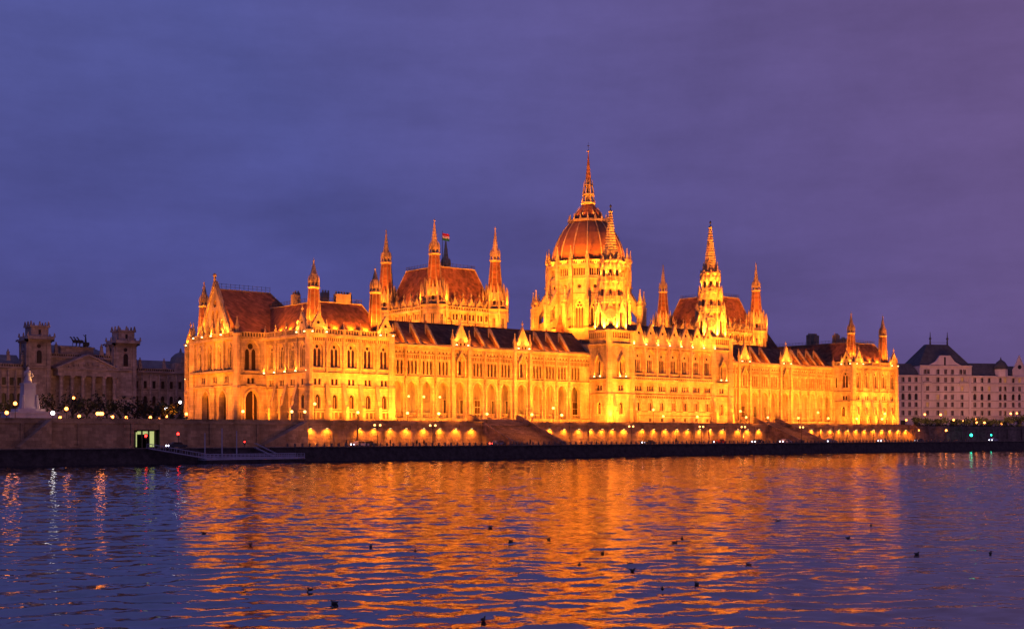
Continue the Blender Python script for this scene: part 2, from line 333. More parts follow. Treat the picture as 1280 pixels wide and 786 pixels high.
def turret(part, x, y, z0, zc, r0, r1, tip, lan=3.6, mroof='roof', base=0, name='turret'):
    """octagonal steep-roofed turret: slate body, stone ring, open lantern, crocketed spire"""
    mb = MB('stone')
    if base: mb.fr_(x, y, z0-base, z0, r0*1.08, r0*1.08, 8); mb.fr_(x, y, z0, z0+0.4, r0*1.25, r0*1.25, 8)
    mb.fr_(x, y, z0, zc, r0, r1, 8, m=mroof)
    for i in range(8):
        a = pi/8+i*pi/4; mb.tube((x+r0*cos(a), y+r0*sin(a), z0), (x+r1*cos(a), y+r1*sin(a), zc), 0.13, 0.1, 'stone_old', 4)
    mb.fr_(x, y, zc, zc+0.35, r1*1.0, r1*1.22, 8); mb.fr_(x, y, zc+0.35, zc+0.6, r1*1.22, r1*1.22, 8)
    mb.fr_(x, y, zc+0.6, zc+lan*0.75, r1*0.55, r1*0.5, 8, m='stone_old')
    for i in range(8):
        a = pi/8+i*pi/4; c, s_ = cos(a), sin(a)
        mb.fr_(x+r1*c, y+r1*s_, zc+0.6, zc+lan*0.55, r1*0.13, r1*0.12, 4); mb.fr_(x+r1*c, y+r1*s_, zc+lan*0.55, zc+lan*0.95, r1*0.17, 0.02, 4)
        a2 = i*pi/4; c, s_ = cos(a2), sin(a2)
        q = r1*0.8; mb.fr_(x+q*c, y+q*s_, zc+lan*0.45, zc+lan*1.05, r1*0.27, 0.03, 4, a2)
    mb.fr_(x, y, zc+lan*0.7, zc+lan, r1*0.78, r1*0.62, 8)
    mb.fr_(x, y, zc+lan, tip-1.0, r1*0.6, 0.1, 8)
    H = tip-1-zc-lan
    for k in range(7):
        f = (k+0.5)/7; mb.fr_(x, y, zc+lan+H*f, zc+lan+H*f+0.18, r1*0.6*(1-f)+0.2, r1*0.6*(1-f)+0.08, 8)
    mb.ball(x, y, tip-0.9, 0.28, n=6, k=4); mb.fr_(x, y, tip-0.8, tip, 0.07, 0.03, 4)
    return obj(name, mb, part, (x, y, z0))

def hip(part, x0, x1, y0, y1, z0, z1, ix, iy, m='roof', rail=True, name='roof', ridge='stone_old'):
    mb = MB(m)
    P = [(x0, y0, z0), (x1, y0, z0), (x1, y1, z0), (x0, y1, z0), (x0+ix, y0+iy, z1), (x1-ix, y0+iy, z1), (x1-ix, y1-iy, z1), (x0+ix, y1-iy, z1)]
    mb.add(P, [(0,1,5,4), (1,2,6,5), (2,3,7,6), (3,0,4,7), (4,5,6,7), (3,2,1,0)])
    T = P[4:]
    for i in range(4): mb.tube(T[i], T[(i+1) % 4], 0.22, m=ridge, n=6); mb.tube(P[i], T[i], 0.16, m=ridge, n=5)
    if rail:
        for i in range(4):
            a = Vector(T[i]); b = Vector(T[(i+1) % 4]); n = int((b-a).length/1.6)+1
            mb.tube(a+Vector((0, 0, 1.1)), b+Vector((0, 0, 1.1)), 0.06, m='iron', n=4)
            mb.tube(a+Vector((0, 0, 0.6)), b+Vector((0, 0, 0.6)), 0.04, m='iron', n=4)
            for k in range(n): p = a+(b-a)*(k/n); mb.tube(p, p+Vector((0, 0, 1.3)), 0.05, m='iron', n=4)
    return obj(name, mb, part)

GAB = gable_mesh(4.6, 5.6, lights=4, base=1.9); GABN = gable_mesh(4.4, 5.6, lights=2, base=1.9)

def rows5(mb, fr, part, n, u0, u1, twin=W_TWIN, low=W_LOW, butt=True, pins=True, ends=True, skip=()):
    """the end-pavilion elevation: base, mezzanine, tall traceried storey, balustrade, gables"""
    s = (u1-u0)/n; cs = [u0+s*(i+0.5) for i in range(n)]
    facade(mb, fr, u0, u1, 0, 9.6, [(low, c, 4.3) for c in cs], part)
    facade(mb, fr, u0, u1, 9.6, 13.3, [(W_PAIR, c, 10.3) for c in cs], part)
    facade(mb, fr, u0, u1, 13.3, 23.1, [(twin, c, 14.9) for c in cs], part)
    course(mb, fr, u0, u1, 9.45); course(mb, fr, u0, u1, 13.2, 0.4, 0.35); course(mb, fr, u0, u1, 3.4, 0.35, 0.35)
    course(mb, fr, u0, u1, 22.6, 0.3, 0.3); course(mb, fr, u0, u1, 22.9, 0.5, 0.6)
    mb.box(fr, u0, u1, 0, 1.4, 0.002, 0.45)
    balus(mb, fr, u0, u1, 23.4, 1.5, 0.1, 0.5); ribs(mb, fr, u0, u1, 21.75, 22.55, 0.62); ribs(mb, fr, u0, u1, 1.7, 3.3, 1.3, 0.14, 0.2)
    mb.box(fr, u0, u1, 23.45, 24.9, -0.5, -0.45, 'painted_shade')  # dark sheet paints shade behind the balustrade
    for i in range(n+1):
        u = u0+s*i
        mb.box(fr, u-0.28, u+0.28, 13.6, 22.6, 0.002, 0.35); mb.fr_(*fr.pt(u, 0, 0.35)[:2], B+13.6, B+22.6, 0.2, 0.2, 6)
        if butt and 0 < i < n: putf('buttress', BUTT, part, fr, u, 0)
        if pins and (1 < i < n-1 or not ends) : putf('pinnacle', PIN_S, part, fr, u, 23.4, 0.3)
    if ends:
        for u in (u0+2.5, u1-2.5): putf('gable', GAB, part, fr, u, 23.3, 0.62)
    return cs

def pier(mb, x, y, h=24, r=1.0, z=B):
    mb.fr_(x, y, z, z+10, r*1.25, r*1.15, 8); mb.fr_(x, y, z+10, z+10.5, r*1.35, r*1.1, 8); mb.fr_(x, y, z+10.5, z+h, r, r, 8)
    mb.fr_(x, y, z+h, z+h+0.5, r*1.3, r*1.3, 8)

# ------------------------------------------------------------------ north end block
PX0, PX1 = -140.0, -114.4; YN = 62.0
NP = empty('pavilion', (-127, 27, B), PARL)
mb = MB('stone')
fw = Fr(PX0, -8, B, 0)
cW = rows5(mb, fw, NP, 5, 0, PX1-PX0)
fn = Fr(PX0, 14.2, B, -pi/2)
cN = rows5(mb, fn, NP, 4, 0, 22.2, W_TWINN, ends=False)
putf('gable', GABN, NP, fn, 22.2-2.5, 23.3, 0.62)
fb = Fr(PX0, YN, B, -pi/2)
rows5(mb, fb, NP, 3, 0, 15.5, W_TWINN, ends=False); putf('gable', GABN, NP, fb, 3.0, 23.3, 0.62)
for fr_, L in ((Fr(PX1, -8, B, pi/2), 8.0), (Fr(PX1, YN, B, pi), PX1-PX0)): sheet(mb, fr_, [(0, 0), (L, 0), (L, 25), (0, 25)], [], 0)
for x, y in ((PX0, -8), (PX1-0.3, -8), (PX0, YN)): pier(mb, x, y)
mb.box(Fr(PX0, -8, 0, 0), 0.3, PX1-PX0-0.3, B+22.9, B+23.2, -69.5, -0.3, 'stone_old')
obj('wall', mb, NP)
hip(NP, PX0+0.8, PX1-0.6, -7.2, YN-0.8, B+23.3, 41.0, 5.2, 5.2)
for i, (x, y) in enumerate(((-136.6, -4.7), (-117.6, -4.7), (-136.6, 58.2))): turret(NP, x, y, 31.8, 43.8, 2.1, 1.35, 52.0 if i != 1 else 51.4)
ch = MB('roof_dark')
for x, y, w_, h_ in ((-134, 9, 2.2, 2.6), (-132, 12, 1.5, 3.4), (-126, -1.5, 4.5, 2.4), (-128, 4, 2, 3.2), (-122.4, 1, 1.2, 2.6)):
    b_ = MB('stone_old'); b_.box(Fr(x, y, 41, 0), -w_/2, w_/2, 0, h_, -0.7, 0.7)
    for k in range(int(w_/0.9)+1): b_.fr_(x-w_/2+0.4+0.85*k, y, 41+h_, 41+h_+0.7, 0.25, 0.22, 6)
    obj('chimney', b_, NP)
# risalit with the great stepped gable
RX = -148.4; RY0, RY1 = 14.2, 41.0
mb = MB('stone')
fr1 = Fr(RX, RY1, B, -pi/2); LW = RY1-RY0
facade(mb, fr1, 0, LW, 0, 10.4, [(DOOR_ARCH, LW*0.30, 0.1), (DOOR_ARCH, LW*0.68, 0.1)], NP)
facade(mb, fr1, 0, LW, 10.4, 14.6, [(W_PAIR, LW*f, 11.6) for f in (0.24, 0.5, 0.76)], NP)
facade(mb, fr1, 0, LW, 14.6, 24.0, [(W_TALL4, LW*f, 15.4) for f in (0.17, 0.39, 0.61, 0.83)], NP)
course(mb, fr1, 0, LW, 10.3, 0.5, 0.5); course(mb, fr1, 0, LW, 14.2, 0.6, 1.2, 'stone_old'); course(mb, fr1, 0, LW, 22.9, 0.5, 0.6)
balus(mb, fr1, 0, LW, 23.4, 1.6, 0.1, 0.6)
for f in (0.06, 0.28, 0.5, 0.72, 0.94): mb.box(fr1, LW*f-0.35, LW*f+0.35, 14.9, 22.9, 0.002, 0.6)
for u in (0.3, LW/2-0.2, LW-0.3): pier(mb, *fr1.pt(u, 0, 0.2)[:2], h=(24 if u != LW/2-0.2 else 9), r=1.0)
fr2 = Fr(RX, RY0, B, 0); LR = PX0-RX
facade(mb, fr2, 0, LR, 0, 10.4, [(DOOR_ARCH, LR*0.5, 0.1)], NP)
facade(mb, fr2, 0, LR, 10.4, 13.4, [(W_PAIR, LR*0.45, 11.0)], NP)
facade(mb, fr2, 0, LR, 13.4, 24.0, [(W_BIG, LR*0.47, 14.6)], NP)
for v in (10.2, 13.2, 22.9): course(mb, fr2, 0, LR, v, 0.4, 0.35)
balus(mb, fr2, 0, LR, 23.4, 1.5, 0.1, 0.5)
sheet(mb, Fr(PX0, RY1, B, pi), [(0, 0), (LR, 0), (LR, 24), (0, 24)], [], 0)
obj('porch', mb, NP)
# great gable (faces north)
g = MB('stone'); W2 = 8.6; c0 = LW*0.5; H0, H1 = 23.6, 39.2
out = [(c0-W2, H0), (c0+W2, H0), (c0+W2, H0+1.5), (c0, H1), (c0-W2, H0+1.5)]
hs = [sh(arch(1.5, 5.5-abs(k)*1.3, 1.2), c0+k*2.7, H0+1.6) for k in (-1.5, -0.5, 0.5, 1.5)]
hs = [sh(arch(1.5, 6.0, 1.2), c0-1.2, H0+2.0), sh(arch(1.5, 6.0, 1.2), c0+1.2, H0+2.0), sh(arch(1.4, 3.4, 1.1), c0-4.4, H0+1.6), sh(arch(1.4, 3.4, 1.1), c0+4.4, H0+1.6), circ(1.0, c0, H0+9.6)]
sheet(g, fr1, out, hs, 0)
for q in hs: rim(g, fr1, q, 0, -0.6)
sheet(g, fr1, out, [], -0.6, 'roof'); rim(g, fr1, out, 0, -0.9)
for sg in (-1, 1):
    q = [(c0+sg*(W2+0.4), H0+1.2), (c0+sg*(W2-0.5), H0+1.2), (c0, H1-1.1), (c0, H1+0.3)]
    P = [fr1.pt(u, v, ww) for ww in (-0.9, 0.4) for u, v in q]
    g.add(P, [(0,1,2,3),(4,5,6,7),(0,1,5,4),(1,2,6,5),(2,3,7,6),(3,0,4,7)])
    for i in range(1, 15):
        f = i/15; p = fr1.pt(c0+sg*W2*(1-f), H0+1.5+(H1-H0-1.5)*f, 0.1); g.fr_(p[0], p[1], p[2], p[2]+0.75, 0.34, 0.08, 4)
p = fr1.pt(c0, H1, 0); g.fr_(p[0], p[1], p[2], p[2]+1.6, 0.4, 0.3, 6); g.ball(p[0], p[1], p[2]+1.8, 0.6, n=6, k=4)
obj('gable', g, NP)
for k, v in ((-3.2, 0), (-1.6, 0), (0, 0), (1.6, 0), (3.2, 0)): putf('pinnacle', PIN_M if abs(k) < 2 else PIN_S, NP, fr1, c0+k*2.0, H0+0.5, 0.7)
for u in (0.4, LW-0.4): putf('pinnacle', PIN_M, NP, fr1, u, 24, 0)
rf = MB('roof'); yc = (RY0+RY1)/2; zr = 45.8
P = [(RX+0.7, RY0+0.5, 32.3), (RX+0.7, RY1-0.5, 32.3), (RX+0.7, yc, zr), (-131.5, yc, zr), (-124, RY0-1.0, 32.3), (-124, RY1+1.0, 32.3)]
rf.add(P, [(0, 4, 3, 2), (1, 2, 3, 5), (4, 5, 3), (0, 2, 1), (0, 1, 5, 4)])
rf.tube(P[2], P[3], 0.2, m='stone_old'); rf.tube(P[3], P[4], 0.16, m='stone_old')
a = Vector(P[2]); b_ = Vector(P[3])
for zz in (0.8, 1.5): rf.tube(a+Vector((0, 0, zz)), b_+Vector((0, 0, zz)), 0.05, m='iron', n=4)
for k in range(13): q = a+(b_-a)*(k/12); rf.tube(q, q+Vector((0, 0, 1.7)), 0.05, m='iron', n=4)
obj('roof', rf, NP)
# interior back walls of the porch so its arches look into a real vault
ib = MB('stone'); ib.box(Fr(RX+5, RY1-1.2, B, -pi/2), 0, LW-2.4, 0, 10, -0.3, 0); ib.box(fr1, 0.5, LW-0.5, 10.1, 10.35, -8, -1.4)
ib.box(Fr(RX+4.99, 0, B, -pi/2), -yc-1.0, -yc+1.0, 0.05, 4.2, 0.012, 0.1, 'door_wood'); obj('porch_vault', ib, NP)

# ------------------------------------------------------------------ wings
dorm = MB('roof'); # fin-shaped dormer: slate cheeks, stone coping on the sloping edge
dorm.prismu(L0, [(0.35, 0), (-4.6, 0), (-4.6, 5.6), (-4.2, 5.6)], -0.22, 0.22, 'roof')
dorm.prismu(L0, [(0.6, -0.1), (0.2, -0.1), (-4.6, 5.3), (-4.6, 6.0), (-4.2, 6.0)], -0.3, 0.3, 'stone')
dorm.box(L0, -0.32, 0.32, 0, 6.2, -4.95, -4.55, 'stone'); dorm.fr_(0, 4.75, 6.2, 7.4, 0.3, 0.03, 4)
DORM = dorm.mesh('dormer')
GABW = gable_mesh(5.4, 6.8, lights=3, ocu=False, base=1.3)
lant = MB('glow_warm'); lant.ball(0, 0, 0, 0.3, n=8, k=5); lant.tube((0, 0, 0.3), (0, 0, 1.6), 0.04, m='iron', n=4); LANT = lant.mesh('hanging_lantern')
AX = [at(p, 0) for p in (497, 515, 534, 554, 575, 597, 614.5, 631.7, 651.8, 671.3, 687.3, 702.2, 719)]
lip = MB('stone'); lip.box(L0, -1.95, 1.95, 0, 0.3, -0.7, -0.4); lip.box(L0, -1.95, 1.95, 1.1, 1.35, -0.7, -0.4)
for i in range(7): lip.box(L0, -1.7+0.57*i-0.1, -1.7+0.57*i+0.1, 0.3, 1.1, -0.62, -0.48)
LIP = lip.mesh('balustrade')
dr = MB('stone'); dr.box(L0, -1.2, 1.2, 0, 5.6, 0.0, 0.22); dr.box(L0, -0.95, -0.08, 0.05, 5.2, 0.22, 0.3, 'door_wood'); dr.box(L0, 0.08, 0.95, 0.05, 5.2, 0.22, 0.3, 'door_wood'); dr.box(L0, -0.95, 0.95, 3.2, 3.4, 0.22, 0.34)
DOOR = dr.mesh('door')
W_BACK = Win(rect(1.5, 4.6), [sh(rect(0.5, 4.2), -0.35, 0.2), sh(rect(0.5, 4.2), 0.35, 0.2)], 0.3, 0.2)
def wing(xs, x0, x1, gi, doors, wins, lans):
    Wg = empty('wing', ((x0+x1)/2, 8, B), PARL)
    mb = MB('stone'); fr = Fr(0, 0, B, 0)
    ed = [x0]+[(a+b)/2 for a, b in zip(xs, xs[1:])]+[x1]
    facade(mb, fr, x0, x1, 0, 13.6, [(OPEN_ARCH_, x, 2.3) for x in xs], Wg, place=False)
    for x in xs:
        hb = MB('stone'); hood(hb, L0, OPEN_ARCH_.out, 0.38, 0, 0.22); 
        if not hasattr(wing, 'am'): wing.am = hb.mesh('arch')
        mb.fr_(x-2.15, -0.1, B+2.3, B+10.5, 0.3, 0.28, 6); mb.fr_(x+2.15, -0.1, B+2.3, B+10.5, 0.3, 0.28, 6)
        putf('arch', wing.am, Wg, fr, x, 2.3)
        putf('balustrade', LIP, Wg, fr, x, 2.3)
    lanc = []
    for i, x in enumerate(xs):
        if i in gi: continue
        w = ed[i+1]-ed[i]; k = 3 if w > 3.6 else 2
        for j in range(k): lanc.append((W_LANC, x+(j-(k-1)/2)*1.25, 14.5))
    for i in gi: lanc.append((W_AED, xs[i], 14.6))
    facade(mb, fr, x0, x1, 13.6, 22.4, lanc, Wg)
    mb.box(fr, x0, x1, 0, 2.1, 0.002, 0.5); course(mb, fr, x0, x1, 2.05, 0.25, 0.7)
    course(mb, fr, x0, x1, 13.5, 0.45, 0.45); course(mb, fr, x0, x1, 20.0, 0.25, 0.22); course(mb, fr, x0, x1, 21.9, 0.4, 0.35); course(mb, fr, x0, x1, 22.3, 0.45, 0.7)
    n = int((x1-x0)/0.7)
    for i in range(n): u = x0+0.35+i*0.7; mb.box(fr, u-0.16, u+0.16, 21.3, 21.9, 0.002, 0.3)
    mb.box(fr, x0, x1, 22.75, 23.2, 0.0, 0.35)
    for i in range(int((x1-x0)/1.25)): mb.prism(fr, circ(0.3, x0+0.6+1.25*i, 20.75, 8), 0.002, 0.03, 'painted_shade')  # flat dark discs paint niche shade along the frieze
    for e in ed[1:-1]: mb.prism(fr, circ(0.42, e, 12.4, 8), 0.452, 0.47, 'painted_shade')  # flat dark discs paint niche shade in the spandrels
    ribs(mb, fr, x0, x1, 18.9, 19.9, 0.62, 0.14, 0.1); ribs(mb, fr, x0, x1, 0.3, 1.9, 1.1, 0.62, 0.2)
    for i, e in enumerate(ed):
        mb.box(fr, e-0.3, e+0.3, 2.3, 21.9, 0.002, 0.45); mb.fr_(e, -0.55, B+2.3, B+13.4, 0.25, 0.22, 6); mb.fr_(e, -0.5, B+14, B+21.5, 0.16, 0.16, 6)
    for i in gi:
        for sg in (-1, 1):
            u = xs[i]+sg*3.0; mb.box(fr, u-0.5, u+0.5, 0, 22.3, 0.002, 0.9)
            putf('pinnacle', PIN_M, Wg, fr, u, 22.7, 0.4)
        putf('gable', GABW, Wg, fr, xs[i], 22.8, 0.5)
        for sg in (-1, 1): uplight(Wg, (xs[i]+sg*2.1, -1.2, B+23.2), (xs[i]+sg*0.6, -0.2, B+28), 500, 70)
        for sg in (-1, 1): uplight(Wg, (xs[i]+sg*1.3, -1.1, B+14.3), (xs[i]+sg*0.8, -0.2, B+20), 120, 70, show=False)
    # loggia
    mb.box(fr, x0, x1, 2.0, 2.28, -3.6, -0.9, 'paving'); mb.box(fr, x0, x1, 12.9, 13.2, -3.6, -0.9); mb.box(fr, x0, x1, 2.0, 13.2, -4.0, -3.6, 'stone_old')  # darker stone paints shade onto the loggia back wall
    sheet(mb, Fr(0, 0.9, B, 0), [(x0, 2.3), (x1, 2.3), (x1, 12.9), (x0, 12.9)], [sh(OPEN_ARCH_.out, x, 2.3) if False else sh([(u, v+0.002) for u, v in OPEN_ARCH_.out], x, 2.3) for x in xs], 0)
    for x in xs: spot((x-1.2, -1.5, B+3.2), (x+0.3, 0.2, B+11.5), 560, SOD2, 75, 0.9, 0.15)
    obj('wall', mb, Wg)
    for i in doors: putf('door', DOOR, Wg, Fr(0, 3.6, B, 0), xs[i]+3.2*(xs[i]-CX)/(-CY), 2.3, 0.01)
    for i in wins:
        me = MB('stone'); me.box(L0, -0.9, 0.9, 0, 4.4, 0, 0.2); me.box(L0, -0.6, -0.08, 0.2, 4.1, 0.2, 0.26, 'glass'); me.box(L0, 0.08, 0.6, 0.2, 4.1, 0.2, 0.26, 'glass')
        if not hasattr(wing, 'wm'): wing.wm = me.mesh('window')
        putf('window', wing.wm, Wg, Fr(0, 3.6, B, 0), xs[i]+0.9+3.2*(xs[i]-CX)/(-CY), 3.4, 0.01)
    for i in lans: put('hanging_lantern', LANT, Wg, (xs[i], 1.6, B+8.3))
    for i in range(len(xs)):
        spot((xs[i]-0.2, 1.3, B+2.9), (xs[i]+0.4, 3.6, B+8.5), 260, SOD2, 130, 0.8, 0.15)
    # roof
    rf = MB('roof_dark'); P = [(x0, 0.5, B+22.8), (x1, 0.5, B+22.8), (x1, 8, 38.2), (x0, 8, 38.2), (x1, 22, 38.2), (x0, 22, 38.2)]
    rf.add(P, [(0, 1, 2, 3), (3, 2, 4, 5)]); rf.add([(x0, 22, 38.2), (x1, 22, 38.2), (x1, 22, B), (x0, 22, B)], [(0, 1, 2, 3)], 'stone_old')
    rf.tube((x0, 8, 38.25), (x1, 8, 38.25), 0.2, m='roof_dark'); obj('roof', rf, Wg)
    for i, e in enumerate(ed[:-1]):
        if any(abs(e-xs[g_]) < 3.6 for g_ in gi): continue
        if i == 0: continue
        putf('dormer', DORM, Wg, fr, e, 23.0, 0.3)
        spot((e-3.2, -0.2, B+23.5), (e, 2.6, B+25.6), 300, SOD, 120, 0.8, 0.15)
    return Wg
OPEN_ARCH_ = Win(arch(3.5, 10.4, 2.3), None, 0.9, 0.38, False)
WL = wing(AX, PX1, -33.8, (4, 8), (5, 12), (3, 4, 6, 7), (1, 2, 3))
RXS = [27.0, 31.8, 36.6] + [at(928.5, 0)+0.0] + [46.6, 51.4, 56.6] + [at(980.5, 0)] + [70.6, 75.6, 80.4, 85.0, 89.6]
RXS = [26.6, 31.3, at(928.5, 0)+0.4, 47.0, 52.6, 58.0, at(980.5, 0)+0.3, 70.8, 75.7, 80.4, 85.1, 90.0]
WR = wing(RXS, 22.9, 93.5, (2, 6), (2, 11), (3, 4, 10), (3, 4, 7, 8, 9, 10))

# ------------------------------------------------------------------ south pavilion
SX0, SX1, SY = 93.5, 121.5, -9.3
SP = empty('pavilion', (107, 20, B), PARL)
mb = MB('stone')
fw2 = Fr(SX0, SY, B, 0); cS = rows5(mb, fw2, SP, 5, 0, SX1-SX0)
fn2 = Fr(SX0, 0, B, -pi/2)
facade(mb, fn2, 0, 9.3, 0, 9.6, [(W_LOW, 4.8, 4.3)], SP); facade(mb, fn2, 0, 9.3, 9.6, 13.3, [(W_PAIR, 5.4, 10.3)], SP)
facade(mb, fn2, 0, 9.3, 13.3, 23.1, [(W_LANC, 1.6, 15.2), (W_TWIN, 5.4, 14.9)], SP)
for v, w_ in ((9.45, 0.3), (13.2, 0.35), (22.9, 0.6)): course(mb, fn2, 0, 9.3, v, 0.45, w_)
balus(mb, fn2, 0, 9.3, 23.4, 1.5, 0.1, 0.5); putf('gable', GABN, SP, fn2, 6.6, 23.3, 0.62); putf('pinnacle', PIN_S, SP, fn2, 0.4, 23.4, 0.3)
sheet(mb, Fr(SX1, SY, B, pi/2), [(0, 0), (70, 0), (70, 25), (0, 25)], [], 0)
for v in (9.45, 13.2, 22.9): course(mb, Fr(SX1, SY, B, pi/2), 0, 70, v, 0.45, 0.35)
sheet(mb, Fr(SX0, 60.7, B, -pi/2), [(0, 0), (60.7, 0), (60.7, 25), (0, 25)], [], 0)
for x, y in ((SX0, SY), (SX1-0.3, SY)): pier(mb, x, y)
mb.box(Fr(SX0, SY, 0, 0), 0.3, SX1-SX0-0.3, B+22.9, B+23.2, -69.5, -0.3, 'stone_old')
obj('wall', mb, SP)
for u in (0.2,): putf('buttress', BUTT, SP, fw2, u, 0)
hip(SP, SX0+0.8, SX1-0.6, SY+0.8, 60, B+23.3, 41.0, 5.2, 5.2)
turret(SP, 97.2, -5.6, 31.8, 43.8, 2.1, 1.35, 52.6); turret(SP, 118.0, -5.6, 31.8, 43.8, 2.1, 1.35, 52.6)
for x, y, w_, h_ in ((104, 6, 2.4, 3.6), (108, 20, 6, 4.6), (113, 9, 2.6, 2.8), (101, 14, 2.2, 3.8)):
    b_ = MB('stone_old'); b_.box(Fr(x, y, 41, 0), -w_/2, w_/2, 0, h_, -0.9, 0.9)
    for k in range(int(w_/0.9)+1): b_.fr_(x-w_/2+0.4+0.85*k, y, 41+h_, 41+h_+0.7, 0.25, 0.22, 6)
    obj('chimney', b_, SP)
# dark rear roof range behind the south wing
rr = MB('roof_dark'); rx0, ry, rz = 84, 34, 49.5
P = [(74, 24, 36), (96, 24, 36), (96, 46, 36), (74, 46, 36), (79.5, 35, 49.8), (95, 35, 49.8)]
rr.add(P, [(0, 1, 5, 4), (1, 2, 5), (2, 3, 4, 5), (3, 0, 4), (3, 2, 1, 0)]); rr.box(Fr(74, 24, 8.5, 0), 0, 22, 0, 27.6, -22, 0, 'stone_old')
for x, y, h_ in ((60, 30, 42.5), (63, 32, 43.4), (66.5, 30, 42.2), (70, 31, 44.0), (73, 30, 43.2)): rr.fr_(x, y, 36, h_, 1.6, 0.9, 6)
rr.box(Fr(58, 26, 8.5, 0), 0, 17, 0, 28.5, -12, 0, 'stone_old')
rr.tube((79.5, 35, 50.8), (93, 35, 50.8), 0.06, m='iron', n=4)
rr.fr_(93.5, 35, 49.5, 53.0, 0.9, 0.8, 8, m='stone'); rr.ball(93.5, 35, 53.6, 0.9, m='stone', n=8, k=5)
obj('rear_roof', rr, PARL)

# ------------------------------------------------------------------ central river block
CBX0, CBX1, CBY = -33.9, 23.2, -9.0; MX0, MX1 = -24.0, 14.3
CB = empty('central_block', (-5.3, 0, B), PARL)
mb = MB('stone'); fc = Fr(0, CBY, B, 0); s7 = (MX1-MX0)/7; cc = [MX0+s7*(i+0.5) for i in range(7)]
facade(mb, fc, MX0, MX1, 0, 3.2, [(W_SLIT, c, 1.6) for c in cc], CB)
facade(mb, fc, MX0, MX1, 3.2, 10.0, [(W_LOWC, c, 5.0) for c in cc[0:]], CB)
facade(mb, fc, MX0, MX1, 10.0, 14.6, [(W_TRIP, c, 11.2) for c in cc], CB)
facade(mb, fc, MX0, MX1, 14.6, 25.5, [(W_CENT, c, 17.0) for c in cc], CB)
for v, h_, w_ in ((3.1, 0.35, 0.3), (4.4, 0.35, 0.35), (9.9, 0.35, 0.3), (14.4, 0.5, 0.7), (15.4, 0.3, 0.35), (25.2, 0.5, 0.5)): course(mb, fc, MX0, MX1, v, h_, w_)
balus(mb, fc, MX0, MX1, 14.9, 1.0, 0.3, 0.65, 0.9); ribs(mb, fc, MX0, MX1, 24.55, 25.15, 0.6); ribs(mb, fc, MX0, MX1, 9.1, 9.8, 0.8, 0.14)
for i in range(8):
    u = MX0+s7*i; mb.box(fc, u-0.3, u+0.3, 16.0, 25.2, 0.002, 0.4); mb.fr_(u, CBY-0.5, B+16, B+25.2, 0.22, 0.2, 6); putf('pinnacle', PIN_XS, CB, fc, u, 25.8, 0.3)
GABC = gable_mesh(4.9, 7.0, lights=0, base=2.6)
for c in cc:
    putf('gable', GABC, CB, fc, c, 25.7, 0.35)
for i in range(8): uplight(CB, (MX0+s7*i, CBY-0.95, B+26.0), (MX0+s7*i+0.6, CBY+0.1, B+30), 260, 120)
TB = [(CBX0, MX0), (MX1, CBX1)]
for (a, b) in TB:
    w_ = b-a; c = (a+b)/2
    for fr, u0, u1, cw in ((Fr(0, CBY, B, 0), a, b, c), (Fr(a, 0, B, -pi/2), 0, 9.0, 4.5)):
        if fr.ang and a > 0: sheet(mb, fr, [(0, 0), (9, 0), (9, 30), (0, 30)], [], 0); continue
        facade(mb, fr, u0, u1, 0, 10, [(W_LOW, cw, 4.0)], CB)
        facade(mb, fr, u0, u1, 10, 14.6, [(W_PAIR, cw, 11.2)], CB)
        facade(mb, fr, u0, u1, 14.6, 27.0, [(W_AED, cw, 16.0)], CB)
        for v, h_, p_ in ((9.9, 0.35, 0.3), (14.4, 0.5, 0.6), (25.4, 0.5, 0.5), (29.6, 0.5, 0.6)): course(mb, fr, u0, u1, v, h_, p_)
        sheet(mb, fr, [(u0, 27), (u1, 27), (u1, 30), (u0, 30)], [], 0); balus(mb, fr, u0, u1, 27.4, 2.2, 0.05, 0.4, 0.9)
        for sg in (-1, 1):
            q = fr.pt(cw+sg*1.3, 15.6, 1.0); uplight(CB, q, fr.pt(cw+sg*0.9, 21, 0.2), 200, 80, show=True)
    for x in (a, b):
        pier(mb, x if x != b else b-0.1, CBY+0.1, 29.5, 1.05)
    sheet(mb, Fr(b, CBY, B, pi/2), [(0, 0), (9, 0), (9, 30), (0, 30)], [], 0); sheet(mb, Fr(b, 0, B, pi), [(0, 0), (w_, 0), (w_, 30), (0, 30)], [], 0)
    mb.box(Fr(a, CBY, B, 0), 0.01, w_-0.01, 29.9, 30.1, -9, 0, 'stone_old')
sheet(mb, Fr(CBX0, 14, B, -pi/2), [(0, 22), (14, 22), (14, 26), (0, 26)], [], 0)
obj('wall', mb, CB)
for u in (CBX0+1.2, MX0+0.3, MX1-0.3, CBX1-1.0): putf('buttress', BUTT, CB, fc, u, 0)
rf = MB('roof_dark'); P = [(MX0, CBY+0.9, 34.6), (MX1, CBY+0.9, 34.6), (MX1, -1, 41.5), (MX0, -1, 41.5), (MX1, 14, 41.5), (MX0, 14, 41.5)]
rf.add(P, [(0, 1, 2, 3), (3, 2, 4, 5)]); obj('roof', rf, CB)

